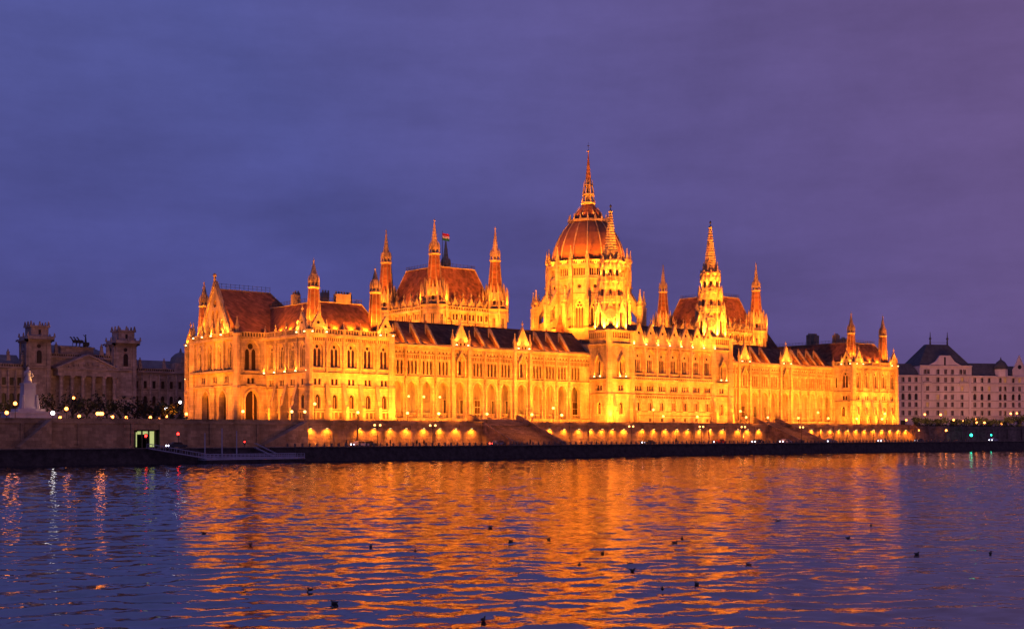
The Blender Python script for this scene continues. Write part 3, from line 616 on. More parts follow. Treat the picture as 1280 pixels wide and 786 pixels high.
def oct_tower(cx, cy, k=1.0, zoff=0.0):
    KP[0] = 6.0
    T = empty('tower', (cx, cy, 38), PARL)
    mb = MB('stone')
    mb.fr_(cx, cy, 38, 46.8, 4.9, 4.5, 8); mb.fr_(cx, cy, 46.8, 47.3, 5.0, 5.3, 8); mb.fr_(cx, cy, 47.3, 48.2, 5.1, 5.1, 8)
    mb.fr_(cx, cy, 48.2, 53.0, 3.9, 3.7, 8); mb.fr_(cx, cy, 53.0, 53.8, 4.0, 4.4, 8); mb.fr_(cx, cy, 53.8, 54.4, 4.2, 4.2, 8)
    mb.fr_(cx, cy, 54.4, 59.6, 3.0, 2.8, 8); mb.fr_(cx, cy, 59.6, 60.3, 3.1, 3.6, 8); mb.fr_(cx, cy, 60.3, 60.7, 3.5, 3.5, 8)
    for i in range(8):
        a = pi/8+i*pi/4
        for (r, z0, z1, q) in ((4.9, 38, 49.8, 0.45), (4.0, 48.2, 55.5, 0.34), (3.0, 54.4, 61, 0.28)):
            x, y = cx+r*cos(a), cy+r*sin(a); mb.fr_(x, y, z0, z1-1.5, q, q*0.9, 6); mb.fr_(x, y, z1-1.5, z1+0.8, q*1.1, 0.04, 6)
        for zz, rr_ in ((48.2, 5.0), (54.4, 4.1)):
            a0, a1 = a, a+pi/4
            for t in range(6):
                f = t/6; x = cx+rr_*(cos(a0)*(1-f)+cos(a1)*f); y = cy+rr_*(sin(a0)*(1-f)+sin(a1)*f); mb.fr_(x, y, zz, zz+0.8, 0.13, 0.13, 4)
            mb.tube((cx+rr_*cos(a0), cy+rr_*sin(a0), zz+0.85), (cx+rr_*cos(a1), cy+rr_*sin(a1), zz+0.85), 0.12, n=4)
    obj('wall', mb, T)
    for i in range(8):
        a = i*pi/4; ang = a+pi/2
        for (W_, r, z) in ((W_STAGE, 4.45, 39.5), (W_STAGES, 3.58, 48.6), (W_STAGES, 2.78, 54.9)):
            f_ = Fr(cx+r*cos(a), cy+r*sin(a), z, ang)
            wm = WFLAT[W_.name+str(id(W_))]; put('window', wm, T, f_.pt(0, 0, 0.02), ang)
        for (r, z, h_, ww) in ((4.4, 44.2, 3.6, 2.6), (3.5, 51.4, 3.0, 2.0), (2.8, 57.6, 2.6, 1.6)):
            putf('gable', GSM[ww], T, Fr(cx+r*cos(a), cy+r*sin(a), z, ang), 0, 0, 0.5)
    f_ = Fr(cx+4.7*cos(-pi*0.75), cy+4.7*sin(-pi*0.75), 0, -pi/4)
    eb = MB('stone'); eb.prism(f_, circ(1.9, 0, 43.4, 16), 0.3, 0.6, 'stone'); eb.prism(f_, circ(1.35, 0, 43.4, 16), 0.6, 0.66, 'stone_old')
    for i in range(12): q = circ(1.65, 0, 43.4, 12)[i]; eb.prism(f_, circ(0.2, q[0], q[1], 6), 0.6, 0.8)
    eb.prism(f_, [(-1.1, 41.9), (0, 39.9), (1.1, 41.9)], 0.3, 0.55); eb.box(f_, -0.9, 0.9, 43.3, 43.5, 0.66, 0.74); eb.box(f_, -0.1, 0.1, 42.5, 44.3, 0.66, 0.74)
    obj('emblem', eb, T)
    # crocketed openwork spire
    sp = MB('stone'); z0, z1, r0 = 60.7, 75.6, 2.35
    sp.fr_(cx, cy, z0, z1, r0, 0.45, 8)
    for i in range(8):
        a = pi/8+i*pi/4
        sp.fr_(cx+2.5*cos(a), cy+2.5*sin(a), z0, z0+1.8, 0.28, 0.24, 4); sp.fr_(cx+2.5*cos(a), cy+2.5*sin(a), z0+1.8, z0+3.6, 0.3, 0.03, 4)
        a = i*pi/4; sp.fr_(cx+2.1*cos(a), cy+2.1*sin(a), z0, z0+2.6, 0.5, 0.05, 4, a)
    n = 17
    for k in range(n):
        f = (k+1.2)/(n+1.2); z = z0+(z1-z0)*f; r = r0*(1-f)+0.45*f
        sp.fr_(cx, cy, z, z+0.25, r+0.03, r+0.2, 8); sp.fr_(cx, cy, z+0.25, z+0.5, r+0.2, r+0.0, 8)
    sp.fr_(cx, cy, z1, z1+0.5, 0.55, 0.75, 8); sp.fr_(cx, cy, z1+0.5, z1+1.1, 0.75, 0.2, 8); sp.fr_(cx, cy, z1+1.1, z1+2.8, 0.14, 0.1, 6, m='iron'); sp.ball(cx, cy, z1+2.2, 0.4, m='iron', n=6, k=4)
    obj('spire', sp, T)
    for i in range(8):
        a = i*pi/4+pi/8
        if cos(a-(-pi*0.75)) < -0.3: continue
        spot((cx+6.2*cos(a), cy+6.2*sin(a), 38.6), (cx+2.2*cos(a), cy+2.2*sin(a), 50), 2300, SOD2, 75, 0.7, 0.2)
        spot((cx+4.9*cos(a), cy+4.9*sin(a), 49.3), (cx+1.2*cos(a), cy+1.2*sin(a), 62), 1300, SOD2, 75, 0.7, 0.2)
        spot((cx+3.9*cos(a), cy+3.9*sin(a), 55.4), (cx+0.8*cos(a), cy+0.8*sin(a), 72), 1100, SOD2, 60, 0.7, 0.2)
WFLAT = {}
for W_ in (W_STAGE, W_STAGES):
    # surface-mounted blind lancet: frame, recessed panel
    mb = MB('stone'); o = W_.out; rim(mb, L0, o, 0.22, 0.0); hood(mb, L0, o, 0.2, 0.0, 0.22); sheet(mb, L0, o, [], 0.03, 'stone_old')
    q = [(u*0.55, 0.25+v*0.86) for u, v in o]; sheet(mb, L0, q, [], 0.05, 'glass'); WFLAT[W_.name+str(id(W_))] = mb.mesh('window')
GSM = {2.6: gable_mesh(2.6, 3.6, 0.3, 0, False, 0.3), 2.0: gable_mesh(2.0, 3.0, 0.3, 0, False, 0.3), 1.6: gable_mesh(1.6, 2.6, 0.3, 0, False, 0.3)}
oct_tower(-29.0, -4.5); oct_tower(18.2, -4.5); KP[0] = 1.15

# ------------------------------------------------------------------ halls with four corner towers
DG = gable_mesh(2.4, 4.0, 0.5, 1, False, 1.6, 'dormer')
def hall(x0, x1, y0, y1, fl=False):
    Hh = empty('hall', ((x0+x1)/2, (y0+y1)/2, 20), PARL); mb = MB('stone'); i0 = 2.4
    X0, X1, Y0, Y1 = x0-1.2, x1+1.2, y0-1.2, y1+1.2
    for fr, L in ((Fr(X0, Y0, 20, 0), X1-X0), (Fr(X0, Y1, 20, -pi/2), Y1-Y0), (Fr(X1, Y0, 20, pi/2), Y1-Y0), (Fr(X1, Y1, 20, pi), X1-X0)):
        n = 6; s = (L-7)/n
        sheet(mb, fr, [(0, 0), (L, 0), (L, 20.3), (0, 20.3)], [], 0)
        vis = fr.ang in (0, -pi/2)
        facade(mb, fr, 0, L, 20.3, 24.0, [(W_STRIP, 3.5+s*(i+0.5), 21.0) for i in range(n)] if vis else [], Hh)
        for v, h_, w_ in ((19.9, 0.4, 0.35), (23.6, 0.5, 0.6)): course(mb, fr, 0, L, v, h_, w_)
        balus(mb, fr, 0, L, 24.1, 1.2, 0.1, 0.5, 1.0)
        for i in range(n+1): u = 3.5+s*i; mb.box(fr, u-0.22, u+0.22, 10, 23.6, 0.002, 0.35)
        if vis:
            for i in range(n): putf('dormer', DG, Hh, fr, 3.5+s*(i+0.5), 24.0, -0.3)
            for i in range(0, n+1): putf('pinnacle', PIN_XS, Hh, fr, 3.5+s*i, 25.2, 0.3)
    mb.box(Fr(X0, Y0, 20, 0), 0.2, X1-X0-0.2, 23.8, 24.1, -(Y1-Y0)+0.2, -0.2, 'stone_old')
    obj('wall', mb, Hh)
    hip(Hh, X0+1.2, X1-1.2, Y0+1.2, Y1-1.2, 44.3, 58.0, 4.6, 4.6)
    for (x, y) in ((x0, y0), (x1, y0), (x0, y1), (x1, y1)):
        mb = MB('stone'); mb.fr_(x, y, 20, 44.8, 4.0, 4.0, 8); mb.fr_(x, y, 43.6, 44.0, 4.3, 4.3, 8); mb.fr_(x, y, 44.8, 45.3, 4.4, 4.6, 8); mb.fr_(x, y, 45.3, 50.6, 3.1, 2.9, 8)
        mb.fr_(x, y, 50.6, 60.4, 2.45, 1.55, 8, m='roof')
        for i in range(8):
            a = pi/8+i*pi/4; c, s_ = cos(a), sin(a)
            mb.tube((x+2.45*c, y+2.45*s_, 50.6), (x+1.55*c, y+1.55*s_, 60.4), 0.12, 0.1, 'stone_old', 4)
            mb.fr_(x+4.1*c, y+4.1*s_, 41.5, 49.3, 0.42, 0.38, 4); mb.fr_(x+4.1*c, y+4.1*s_, 49.3, 52.3, 0.45, 0.04, 4)
            mb.fr_(x+3.0*c, y+3.0*s_, 45.3, 51.6, 0.3, 0.28, 4); mb.fr_(x+3.0*c, y+3.0*s_, 51.6, 53.6, 0.34, 0.04, 4)
            a = i*pi/4; c, s_ = cos(a), sin(a)
            mb.fr_(x+2.9*c, y+2.9*s_, 48.0, 52.8, 0.85, 0.05, 4, a); mb.box(Fr(x+2.85*c, y+2.85*s_, 0, a+pi/2), -0.42, 0.42, 46.2, 49.4, -0.02, 0.06, 'glass')
            mb.box(Fr(x+3.72*c, y+3.72*s_, 0, a+pi/2), -0.42, -0.1, 38.8, 42.4, -0.1, 0.03, 'glass'); mb.box(Fr(x+3.72*c, y+3.72*s_, 0, a+pi/2), 0.1, 0.42, 38.8, 42.4, -0.1, 0.03, 'glass')
            mb.tube((x+4.2*c, y+4.2*s_, 46.3), (x+4.2*cos(a+pi/4), y+4.2*sin(a+pi/4), 46.3), 0.14, n=4)
        r1 = 1.55; zc = 60.4; lan = 4.0; tip = 71.8
        mb.fr_(x, y, zc, zc+0.35, 1.6, 1.95, 8); mb.fr_(x, y, zc+0.35, zc+0.6, 1.95, 1.95, 8); mb.fr_(x, y, zc+0.6, zc+3, 0.8, 0.75, 8, m='stone_old')
        for i in range(8):
            a = pi/8+i*pi/4; c, s_ = cos(a), sin(a)
            mb.fr_(x+r1*c, y+r1*s_, zc+0.6, zc+2.2, 0.2, 0.18, 4); mb.fr_(x+r1*c, y+r1*s_, zc+2.2, zc+3.8, 0.26, 0.02, 4)
            a2 = i*pi/4; mb.fr_(x+1.2*cos(a2), y+1.2*sin(a2), zc+1.8, zc+4.2, 0.42, 0.03, 4, a2)
        mb.fr_(x, y, zc+2.8, zc+4, 1.15, 0.92, 8); mb.fr_(x, y, zc+4, tip-1, 0.9, 0.1, 8)
        for k in range(7): f = (k+0.5)/7; mb.fr_(x, y, zc+4+(tip-zc-5)*f, zc+4.2+(tip-zc-5)*f, 0.9*(1-f)+0.2, 0.9*(1-f)+0.06, 8)
        mb.ball(x, y, tip-0.8, 0.3, n=6, k=4); mb.fr_(x, y, tip-0.7, tip, 0.07, 0.03, 4)
        obj('corner_tower', mb, Hh, (x, y, 20))
    cx, cy = (x0+x1)/2, (y0+y1)/2
    for fx, fy in ((0.2, 0), (0.5, 0), (0.8, 0), (0, 0.25), (0, 0.6)):
        x = x0+(x1-x0)*fx; y = y0+(y1-y0)*fy
        ox, oy = (0, -9.5) if fy == 0 else (-9.5, 0)
        spot((x+ox, y+oy, 38.8), (x, y, 47), 5200, SOD, 95, 0.7, 0.3)
        spot((x+ox*0.02, y+oy*0.02, 45.4), (x-ox*0.5, y-oy*0.5, 53), 3000, SOD, 95, 0.7, 0.3)
    for (x, y) in ((x0, y0), (x1, y0), (x0, y1)):
        for a in (-pi*0.75, -pi*0.4, -pi*1.1): 
            spot((x+12*cos(a), y+12*sin(a), 38.6), (x+3*cos(a), y+3*sin(a), 45), 2600, SOD, 80, 0.8, 0.2)
            spot((x+5.2*cos(a), y+5.2*sin(a), 46.3), (x+cos(a), y+sin(a), 57), 1500, SOD, 85, 0.7, 0.2)
    return Hh
HL = hall(-79.7, -55.9, 20, 46); HR = hall(48.8, 72.6, 20, 46)
fp = MB('iron'); fx, fy = at(553, 33), 33; fp.tube((fx, fy, 58), (fx, fy, 70.8), 0.12, 0.06); fpo = obj('flagpole', fp, PARL, (fx, fy, 58))
fm = MB('flag_red')
for i, c in enumerate(('flag_red', 'flag_white', 'flag_green')):
    n = 6
    for k in range(n):
        u0, u1 = 2.8*k/n, 2.8*(k+1)/n; y0, y1 = 0.35*sin(u0*2.3), 0.35*sin(u1*2.3); za, zb = 70.2-0.75*i-0.14*u0, 70.2-0.75*i-0.14*u1
        fm.add([(fx+u0, fy+y0, za), (fx+u1, fy+y1, zb), (fx+u1, fy+y1, zb-0.75), (fx+u0, fy+y0, za-0.75),
                (fx+u0, fy+y0+0.04, za), (fx+u1, fy+y1+0.04, zb), (fx+u1, fy+y1+0.04, zb-0.75), (fx+u0, fy+y0+0.04, za-0.75)],
               [(0, 1, 2, 3), (4, 7, 6, 5), (0, 4, 5, 1), (3, 2, 6, 7)], c)
obj('flag', fm, fpo)

KP[0] = 1.3
# ------------------------------------------------------------------ dome
DX, DY = -6.0, 30.0
D = empty('dome', (DX, DY, 64), PARL)
sh_ = MB('dome_tile')
prof = [(12.5, 63.8), (12.65, 66), (12.4, 68.2), (11.85, 70.4), (11.0, 72.6), (9.95, 74.8), (8.6, 76.9), (7.2, 78.6), (6.3, 79.5)]
sh_.lathe(DX, DY, prof, 32, pi/32); obj('dome_shell', sh_, D, smooth=False)
for i in range(16):
    a = i*pi/8; rb = MB('stone')
    for (r0, z0), (r1, z1) in zip(prof, prof[1:]): rb.tube((DX+r0*cos(a), DY+r0*sin(a), z0), (DX+r1*cos(a), DY+r1*sin(a), z1), 0.24, n=5)
    obj('rib', rb, D)
dm = MB('stone'); N = 16
def ngon_face(r, k, z): a = 2*pi*(k+0.5)/N; return Fr(DX+r*cos(pi/N)*cos(a), DY+r*cos(pi/N)*sin(a), z, a+pi/2), r*sin(pi/N)
for k in range(N):
    f_, hw = ngon_face(14.2, k, 0)
    facade(dm, f_, -hw, hw, 36, 53.4, [(W_DRUM, 0, 41.4)], D); facade(dm, f_, -hw, hw, 53.4, 58.6, [(W_ROSE, 0, 55.0)], D); facade(dm, f_, -hw, hw, 58.6, 63.4, [(W_GAL, 0, 59.6)], D)
    for v, h_, w_ in ((53.2, 0.35, 0.3), (58.4, 0.4, 0.4), (63.0, 0.5, 0.6)): course(dm, f_, -hw, hw, v, h_, w_)
    balus(dm, f_, -hw, hw, 63.5, 1.4, 0.1, 0.5, 0.75)
    f2, hw2 = ngon_face(17.6, k, 0); sheet(dm, f2, [(-hw2, 20), (hw2, 20), (hw2, 41.5), (-hw2, 41.5)], [], 0); course(dm, f2, -hw2, hw2, 41.0, 0.5, 0.4)
dm.fr_(DX, DY, 41.0, 41.3, 17.6, 17.6, 16, 0, 'stone_old'); dm.fr_(DX, DY, 63.3, 63.6, 14.3, 14.3, 16, 0, 'stone_old')
obj('drum', dm, D)
PD = pinn_mesh(8.0, 0.62); PO = pinn_mesh(9.0, 0.75)
fbm = MB('stone'); fbm.prismu(L0, [(-0.6, 46.6), (-0.6, 55.6), (0.4, 55.6), (4.3, 49.6), (4.3, 46.4), (2.6, 48.8), (0.6, 50.6)], -0.35, 0.35)
fbm.prismu(L0, [(-0.6, 42.0), (-0.6, 45.6), (0.2, 45.6), (4.3, 43.6), (4.3, 41.0), (2.4, 42.4)], -0.3, 0.3)
fbm.prismu(L0, [(4.2, 30), (4.2, 49.3), (5.9, 49.3), (5.9, 30)], -0.65, 0.65); fbm.prismu(L0, [(4.1, 49.3), (4.1, 49.7), (6.0, 49.7), (6.0, 49.3)], -0.8, 0.8); FB = fbm.mesh('flying_buttress')
for i in range(N):
    a = 2*pi*i/N; f_ = Fr(DX+14.2*cos(a), DY+14.2*sin(a), 0, a+pi/2)
    s_ = MB('stone'); 
    if i == 0:
        s_.box(L0, -0.6, 0.6, 38, 62.4, -0.2, 0.75); s_.box(L0, -0.8, 0.8, 56.4, 57, -0.2, 1.0); SHM = s_.mesh('pier')
    put('pier', SHM, D, f_.pt(0, 0, 0), f_.ang); put('flying_buttress', FB, D, f_.pt(0, 0, 0), f_.ang)
    putf('pinnacle', PD, D, f_, 0, 61.8, 0.3); putf('pinnacle', PO, D, f_, 0, 46.6, 5.0)
cr = MB('stone'); cr.fr_(DX, DY, 79.3, 80.1, 7.0, 6.9, 16, 0); 
for i in range(16):
    a = 2*pi*i/16; x, y = DX+6.7*cos(a), DY+6.7*sin(a); cr.fr_(x, y, 79.6, 80.9, 0.6, 0.3, 4, a); cr.fr_(x, y, 80.9, 82.3, 0.28, 0.04, 4, a)
obj('crown_ring', cr, D)
cn = MB('roof'); cn.lathe(DX, DY, [(6.2, 80), (4.9, 81.8), (3.6, 83.6), (2.6, 85.0), (2.2, 85.6)], 16); 
for i in range(8): a = pi/8+i*pi/4; cn.tube((DX+5.2*cos(a), DY+5.2*sin(a), 81.6), (DX+3.4*cos(a), DY+3.4*sin(a), 84.8), 0.26, 0.08, 'stone_old', 4)
obj('upper_roof', cn, D)
ln = MB('stone'); ln.fr_(DX, DY, 85.2, 86.0, 1.9, 2.5, 12); ln.fr_(DX, DY, 86.0, 86.5, 2.5, 2.5, 12); ln.fr_(DX, DY, 86.5, 89.3, 1.5, 1.3, 8, m='stone_old')
for i in range(8):
    a = pi/8+i*pi/4; c, s_ = cos(a), sin(a); ln.fr_(DX+1.9*c, DY+1.9*s_, 86.5, 89.0, 0.24, 0.22, 4); ln.fr_(DX+1.9*c, DY+1.9*s_, 89.3, 91.6, 0.3, 0.04, 4)
    ln.fr_(DX+1.5*c, DY+1.5*s_, 89.6, 92.4, 0.2, 0.2, 4); ln.fr_(DX+1.5*c, DY+1.5*s_, 92.6, 94.4, 0.24, 0.03, 4); ln.fr_(DX+2.35*c, DY+2.35*s_, 86.5, 87.6, 0.12, 0.12, 4)
ln.fr_(DX, DY, 89.0, 89.5, 2.1, 2.1, 12); ln.fr_(DX, DY, 92.4, 92.8, 1.75, 1.6, 12); ln.fr_(DX, DY, 89.5, 92.4, 1.0, 0.9, 8, m='stone_old'); ln.fr_(DX, DY, 92.8, 94.2, 1.2, 1.0, 8)
obj('lantern', ln, D)
sp = MB('roof'); sp.fr_(DX, DY, 94.2, 104.2, 0.98, 0.1, 8)
for i in range(8): a = pi/8+i*pi/4; sp.tube((DX+0.98*cos(a), DY+0.98*sin(a), 94.2), (DX, DY, 104.2), 0.09, 0.05, 'stone', 4)
sp.ball(DX, DY, 104.4, 0.42, 'stone', 8, 5); sp.tube((DX, DY, 104.4), (DX, DY, 107.6), 0.08, 0.04, 'iron'); sp.box(Fr(DX, DY, 0, 0), -0.5, 0.5, 106.2, 106.4, -0.06, 0.06, 'iron')
obj('spire', sp, D)
for i in range(16):
    a = 2*pi*(i+0.5)/16
    if cos(a+pi*0.73) < -0.25: continue
    spot((DX+24.5*cos(a), DY+24.5*sin(a), 38.6), (DX+14*cos(a), DY+14*sin(a), 52), 7500, SOD, 90, 0.7, 0.3)
    spot((DX+15.8*cos(a), DY+15.8*sin(a), 43.0), (DX+14*cos(a), DY+14*sin(a), 54), 900, SOD2, 100, 0.7, 0.2)
    spot((DX+16.2*cos(a), DY+16.2*sin(a), 63.0), (DX+9.5*cos(a), DY+9.5*sin(a), 73), 3200, SOD, 85, 0.9, 0.3)
for i in range(6):
    a = -pi*0.75+(i-2.5)*0.6; spot((DX+5.6*cos(a), DY+5.6*sin(a), 81.2), (DX+1.0*cos(a), DY+1.0*sin(a), 92), 1300, SOD, 60, 0.7, 0.2)
# base under dome, linking range
lk = MB('stone_old'); lk.box(Fr(CBX0, 0.1, B, 0), 0.2, CBX1-CBX0-0.2, 0, 26.3, -14, 0); lk.box(Fr(-26, 12, B, 0), 0, 40, 0, 28.5, -36, 0)
lk.box(Fr(PX1, 22, B, 0), 0, 208, 0, 25.5, -24, 0); lk.fr_(at(700, 22), 22, 37, 46.0, 2.4, 0.1, 8, m='roof'); obj('linking_range', lk, PARL)

# ------------------------------------------------------------------ facade floodlighting
KP[0] = 0.9
FLOODS = []; XSX = (at(610, -17)-1.5, at(610, -17)+15.5)
def flood(x, y, z, tx, ty, tz, w, cone=150):
    if ty == 0 and y < -14 and (XSX[0]-1.5 < x < XSX[1]+1.5 or 32.5 < x < 47): y = -9.6; w *= 0.35
    FLOODS.append((x, y, z)); spot((x, y, z+0.45), (tx, ty, tz), w, SOD, cone, 0.9, 0.3)
for i in range(5): x = PX0+2.56+5.12*i; flood(x, -15.2, B+0.15, x, -8, B+14, 9000); uplight(NP, (x, -11.4, B+0.5), (x, -8.0, B+7), 700, 110, show=False)
for i in range(11): x = PX1+4+7.3*i; flood(x, -14.6, B+0.15, x, 0, B+17, 16000)
for i in range(4): x = MX0+5+9.4*i; flood(x, -15.8, B+0.15, x, -9, B+15, 10500)
for x in (-31, -26, 16, 21): flood(x, -15.8, B+0.15, x, -9, B+16, 9000)
for i in range(10): x = 27+7.0*i; flood(x, -14.6, B+0.15, x, 0, B+17, 15000)
for i in range(5): x = SX0+2.8+5.6*i; flood(x, -16.2, B+0.15, x, -9.3, B+14, 10500); uplight(SP, (x, -12.6, B+0.5), (x, -9.3, B+7), 800, 110, show=False)
for i in range(3): y = -3+6.5*i; flood(PX0-7.5, y, B+0.15, PX0, y, B+15, 4200)
for y in (18, 26, 36): flood(RX-8, y, B+0.15, RX, y, B+17, 3800)
for y in (50, 57): flood(PX0-7.5, y, B+0.15, PX0, y, B+15, 4600)
flood(-144.5, 7.5, B+0.15, -144.5, 14, B+15, 3200)
flood(-38.5, -7.0, B+0.15, -34, -4.5, B+16, 5000)
flood(90.5, -6.0, B+0.15, 93.5, -4.5, B+14, 2600)
spot((-34.8, -10.6, B+3), (-33.9, -9, B+10), 1500, SOD2, 100, 0.8, 0.2)
# added unseen long-throw fill spots: even light on the upper works
KP[0] = 1.0
def throw(x, tx, ty, tz, w, cone, y=-33.5): spot((x, y, QZ_+1.2), (tx, ty, tz), w, SOD, cone, 0.7, 0.4)
QZ_ = 3.5
for cx_ in (-29.0, 18.2):
    throw(cx_-26, cx_, -4.5, 54, 260000, 23); throw(cx_+8, cx_, -4.5, 54, 150000, 23)
    throw(cx_-18, cx_, -4.5, 68, 480000, 17); throw(cx_+6, cx_, -4.5, 69, 260000, 15)
for (x, y, z, tz, w_, cn) in ((-52, 8, 39.2, 56, 90000, 50), (-34, 4, 38.8, 54, 30000, 60), (-6, -3, 42.2, 60, 52000, 70), (-62, 8, 39.2, 74, 150000, 24), (-8, -4, 42.2, 76, 60000, 34), (-58, 8, 39.2, 95, 120000, 15), (30, 6, 39, 56, 50000, 40)):
    spot((x, y, z), (DX, DY, tz), w_, SOD, cn, 0.8, 0.4)
for (x, y) in ((-79.7, 20), (-55.9, 20), (-79.7, 46), (48.8, 20), (72.6, 20), (48.8, 46), (72.6, 46)): spot((x-21, y-17, 39.3), (x, y, 61), 44000, SOD, 34, 0.8, 0.4)
for (x, y) in ((-136.6, -4.7), (-117.6, -4.7), (97.2, -5.6), (118.0, -5.6)): throw(x-10, x, y, 46, 75000, 24)
for x in (-130, -121): throw(x-4, x, -8, 28, 42000, 50)
for i in range(9): x = -108+9.4*i; throw(x-3, x, 0, 28, 27000, 44)
for i in range(6): x = -30+9.0*i; throw(x-3, x, -9, 31, 30000, 44)
for i in range(8): x = 28+9.0*i; throw(x-3, x, 0, 28, 30000, 44)
for x in (99, 108, 117): throw(x-3, x, -9, 29, 32000, 46)
for y in (2, 20, 34, 52): spot((PX0-34, y-10, B+1.0), (PX0-4, y, B+19), 30000, SOD, 52, 0.8, 0.4)
spot((PX0-40, 5, B+1), (RX, 27, 42), 60000, SOD, 34, 0.8, 0.4); spot((PX0-34, 40, B+1), (-136.6, 58, 45), 50000, SOD, 26, 0.8, 0.4)
KP[0] = 1.6
# bright little lamps on ledges of the north face and at the pavilion gables
for i in range(5): uplight(NP, fn.pt(22.2/4*i, 14.0, 0.75), fn.pt(22.2/4*i, 20, 0.1), 230, 120)
for i in range(4): uplight(NP, fb.pt(15.5/3*i, 14.0, 0.75), fb.pt(15.5/3*i, 20, 0.1), 230, 120)
for f in (0.17, 0.39, 0.61, 0.83): uplight(NP, fr1.pt(LW*f, 15.2, 0.3), fr1.pt(LW*f, 22, -0.3), 160, 90, show=False)
for f in (0.10, 0.3, 0.5, 0.72): uplight(NP, fr1.pt(LW*f, 24.3, 1.2), fr1.pt(LW*f+0.8, 30, 0), 520, 100)
uplight(NP, fr1.pt(LW*0.86, 24.3, 1.6), fr1.pt(LW*0.7, 29, 0), 900, 100, show=False)
for fr, us in ((fw, (0.4, 4.6, 21.2, 25.2)), (fn, (17.8, 21.8)), (fb, (1.0, 5.0)), (fw2, (0.6, 4.6, 23.6, 27.6)), (fn2, (4.6, 8.6))):
    for u in us: uplight(NP if fr in (fw, fn, fb) else SP, fr.pt(u, 23.9, 1.1), fr.pt(u+(1 if u < 3 else -1)*0.8, 28, 0.4), 330, 100)
KP[0] = 7
for (x, y) in ((-136.6, -4.7), (-117.6, -4.7), (-136.6, 58.2), (97.2, -5.6), (118.0, -5.6)):
    for a in (-pi*0.75, -pi*0.45, -pi*1.05): spot((x+3.3*cos(a), y+3.3*sin(a), 33.6), (x+1.6*cos(a), y+1.6*sin(a), 46), 900, SOD, 80, 0.7, 0.2)
for x in (-131, -126, -121.5, 102, 107, 112): spot((x, -6.8 if x < 0 else -8.0, 33.4), (x, 0, 38), 420, SOD, 120, 0.8, 0.2)
for y in (0, 5, 10): spot((PX0+1.3, y, 33.4), (PX0+7, y, 39), 300, SOD, 120, 0.8, 0.2)
spot((-141, -4, 35.0), (-138, 22, 40), 1500, SOD, 60, 0.9, 0.3); spot((-143, 15.5, 33.0), (-140, 22, 40), 900, SOD, 110, 0.8, 0.2); spot((-136, 13.5, 33.6), (-134, 20, 40), 900, SOD, 110, 0.8, 0.2)

# floodlight fixtures standing on the terrace
fx0 = empty('floodlight', FLOODS[0]); tag(fx0, 'low black floodlight on the terrace aimed up at the facade', 'floodlight', 'floodlights along the terrace')
m_ = MB('iron'); m_.box(L0, -0.3, 0.3, 0, 0.08, -0.2, 0.2); m_.box(L0, -0.28, -0.22, 0.08, 0.4, -0.04, 0.04); m_.box(L0, 0.22, 0.28, 0.08, 0.4, -0.04, 0.04); put('base', m_.mesh('base'), fx0, FLOODS[0])
m_ = MB('iron'); m_.box(L0, -0.2, 0.2, 0.15, 0.42, -0.16, 0.16); put('head', m_.mesh('head'), fx0, FLOODS[0])
for p in FLOODS[1:]: dup(fx0, p)

# ------------------------------------------------------------------ ground, terrace wall, quay, water
g = MB('earth'); g.add([(-4000, -17, B-0.1), (4000, -17, B-0.1), (4000, 6000, B-0.1), (-4000, 6000, B-0.1)], [(0, 1, 2, 3)]); struct('ground', g)
g = MB('paving'); g.add([(-260, -16.4, B-0.05), (260, -16.4, B-0.05), (260, 0, B-0.05), (-260, 0, B-0.05)], [(0, 1, 2, 3)]); struct('terrace_pavement', g)
QY = -35.0; QZ = 3.05
g = MB('paving'); g.box(Fr(0, QY, 0, 0), -900, 900, -2, QZ, -19, -0.9); struct('quay_pavement', g)
g = MB('asphalt'); g.box(Fr(0, 0, 0, 0), -900, 900, QZ-0.2, QZ+0.004, 19.5, 30.5); struct('quay_road', g)
g = MB('rail_paint')
for i in range(110): x = -330+i*6; g.box(Fr(x, -25, 0, 0), 0, 2.6, QZ+0.005, QZ+0.008, -0.07, 0.07)
struct('road_marking', g)
g = MB('quay_stone'); g.prismu(Fr(0, QY, 0, 0), [(-1.2, -2), (1.4, -2), (0.9, 0.0), (0.05, QZ-0.35), (0.05, QZ+0.12), (-0.9, QZ+0.12), (-0.9, -2)], -900, 900)
g.box(Fr(0, QY, 0, 0), -900, 900, QZ+0.125, QZ+0.32, -0.6, 0.12, 'wall_stone')  # paler coping strip stands in for the lit road edge
for i in range(160): x = -470+i*5.0; g.box(Fr(x, QY, 0, 0), -0.25, 0.25, QZ-0.4, QZ-0.1, 0.05, 0.2)
tag(obj('quay_wall', g, org=(0, QY, 0)), 'long dark sloping stone river embankment along the water edge', 'embankment wall')

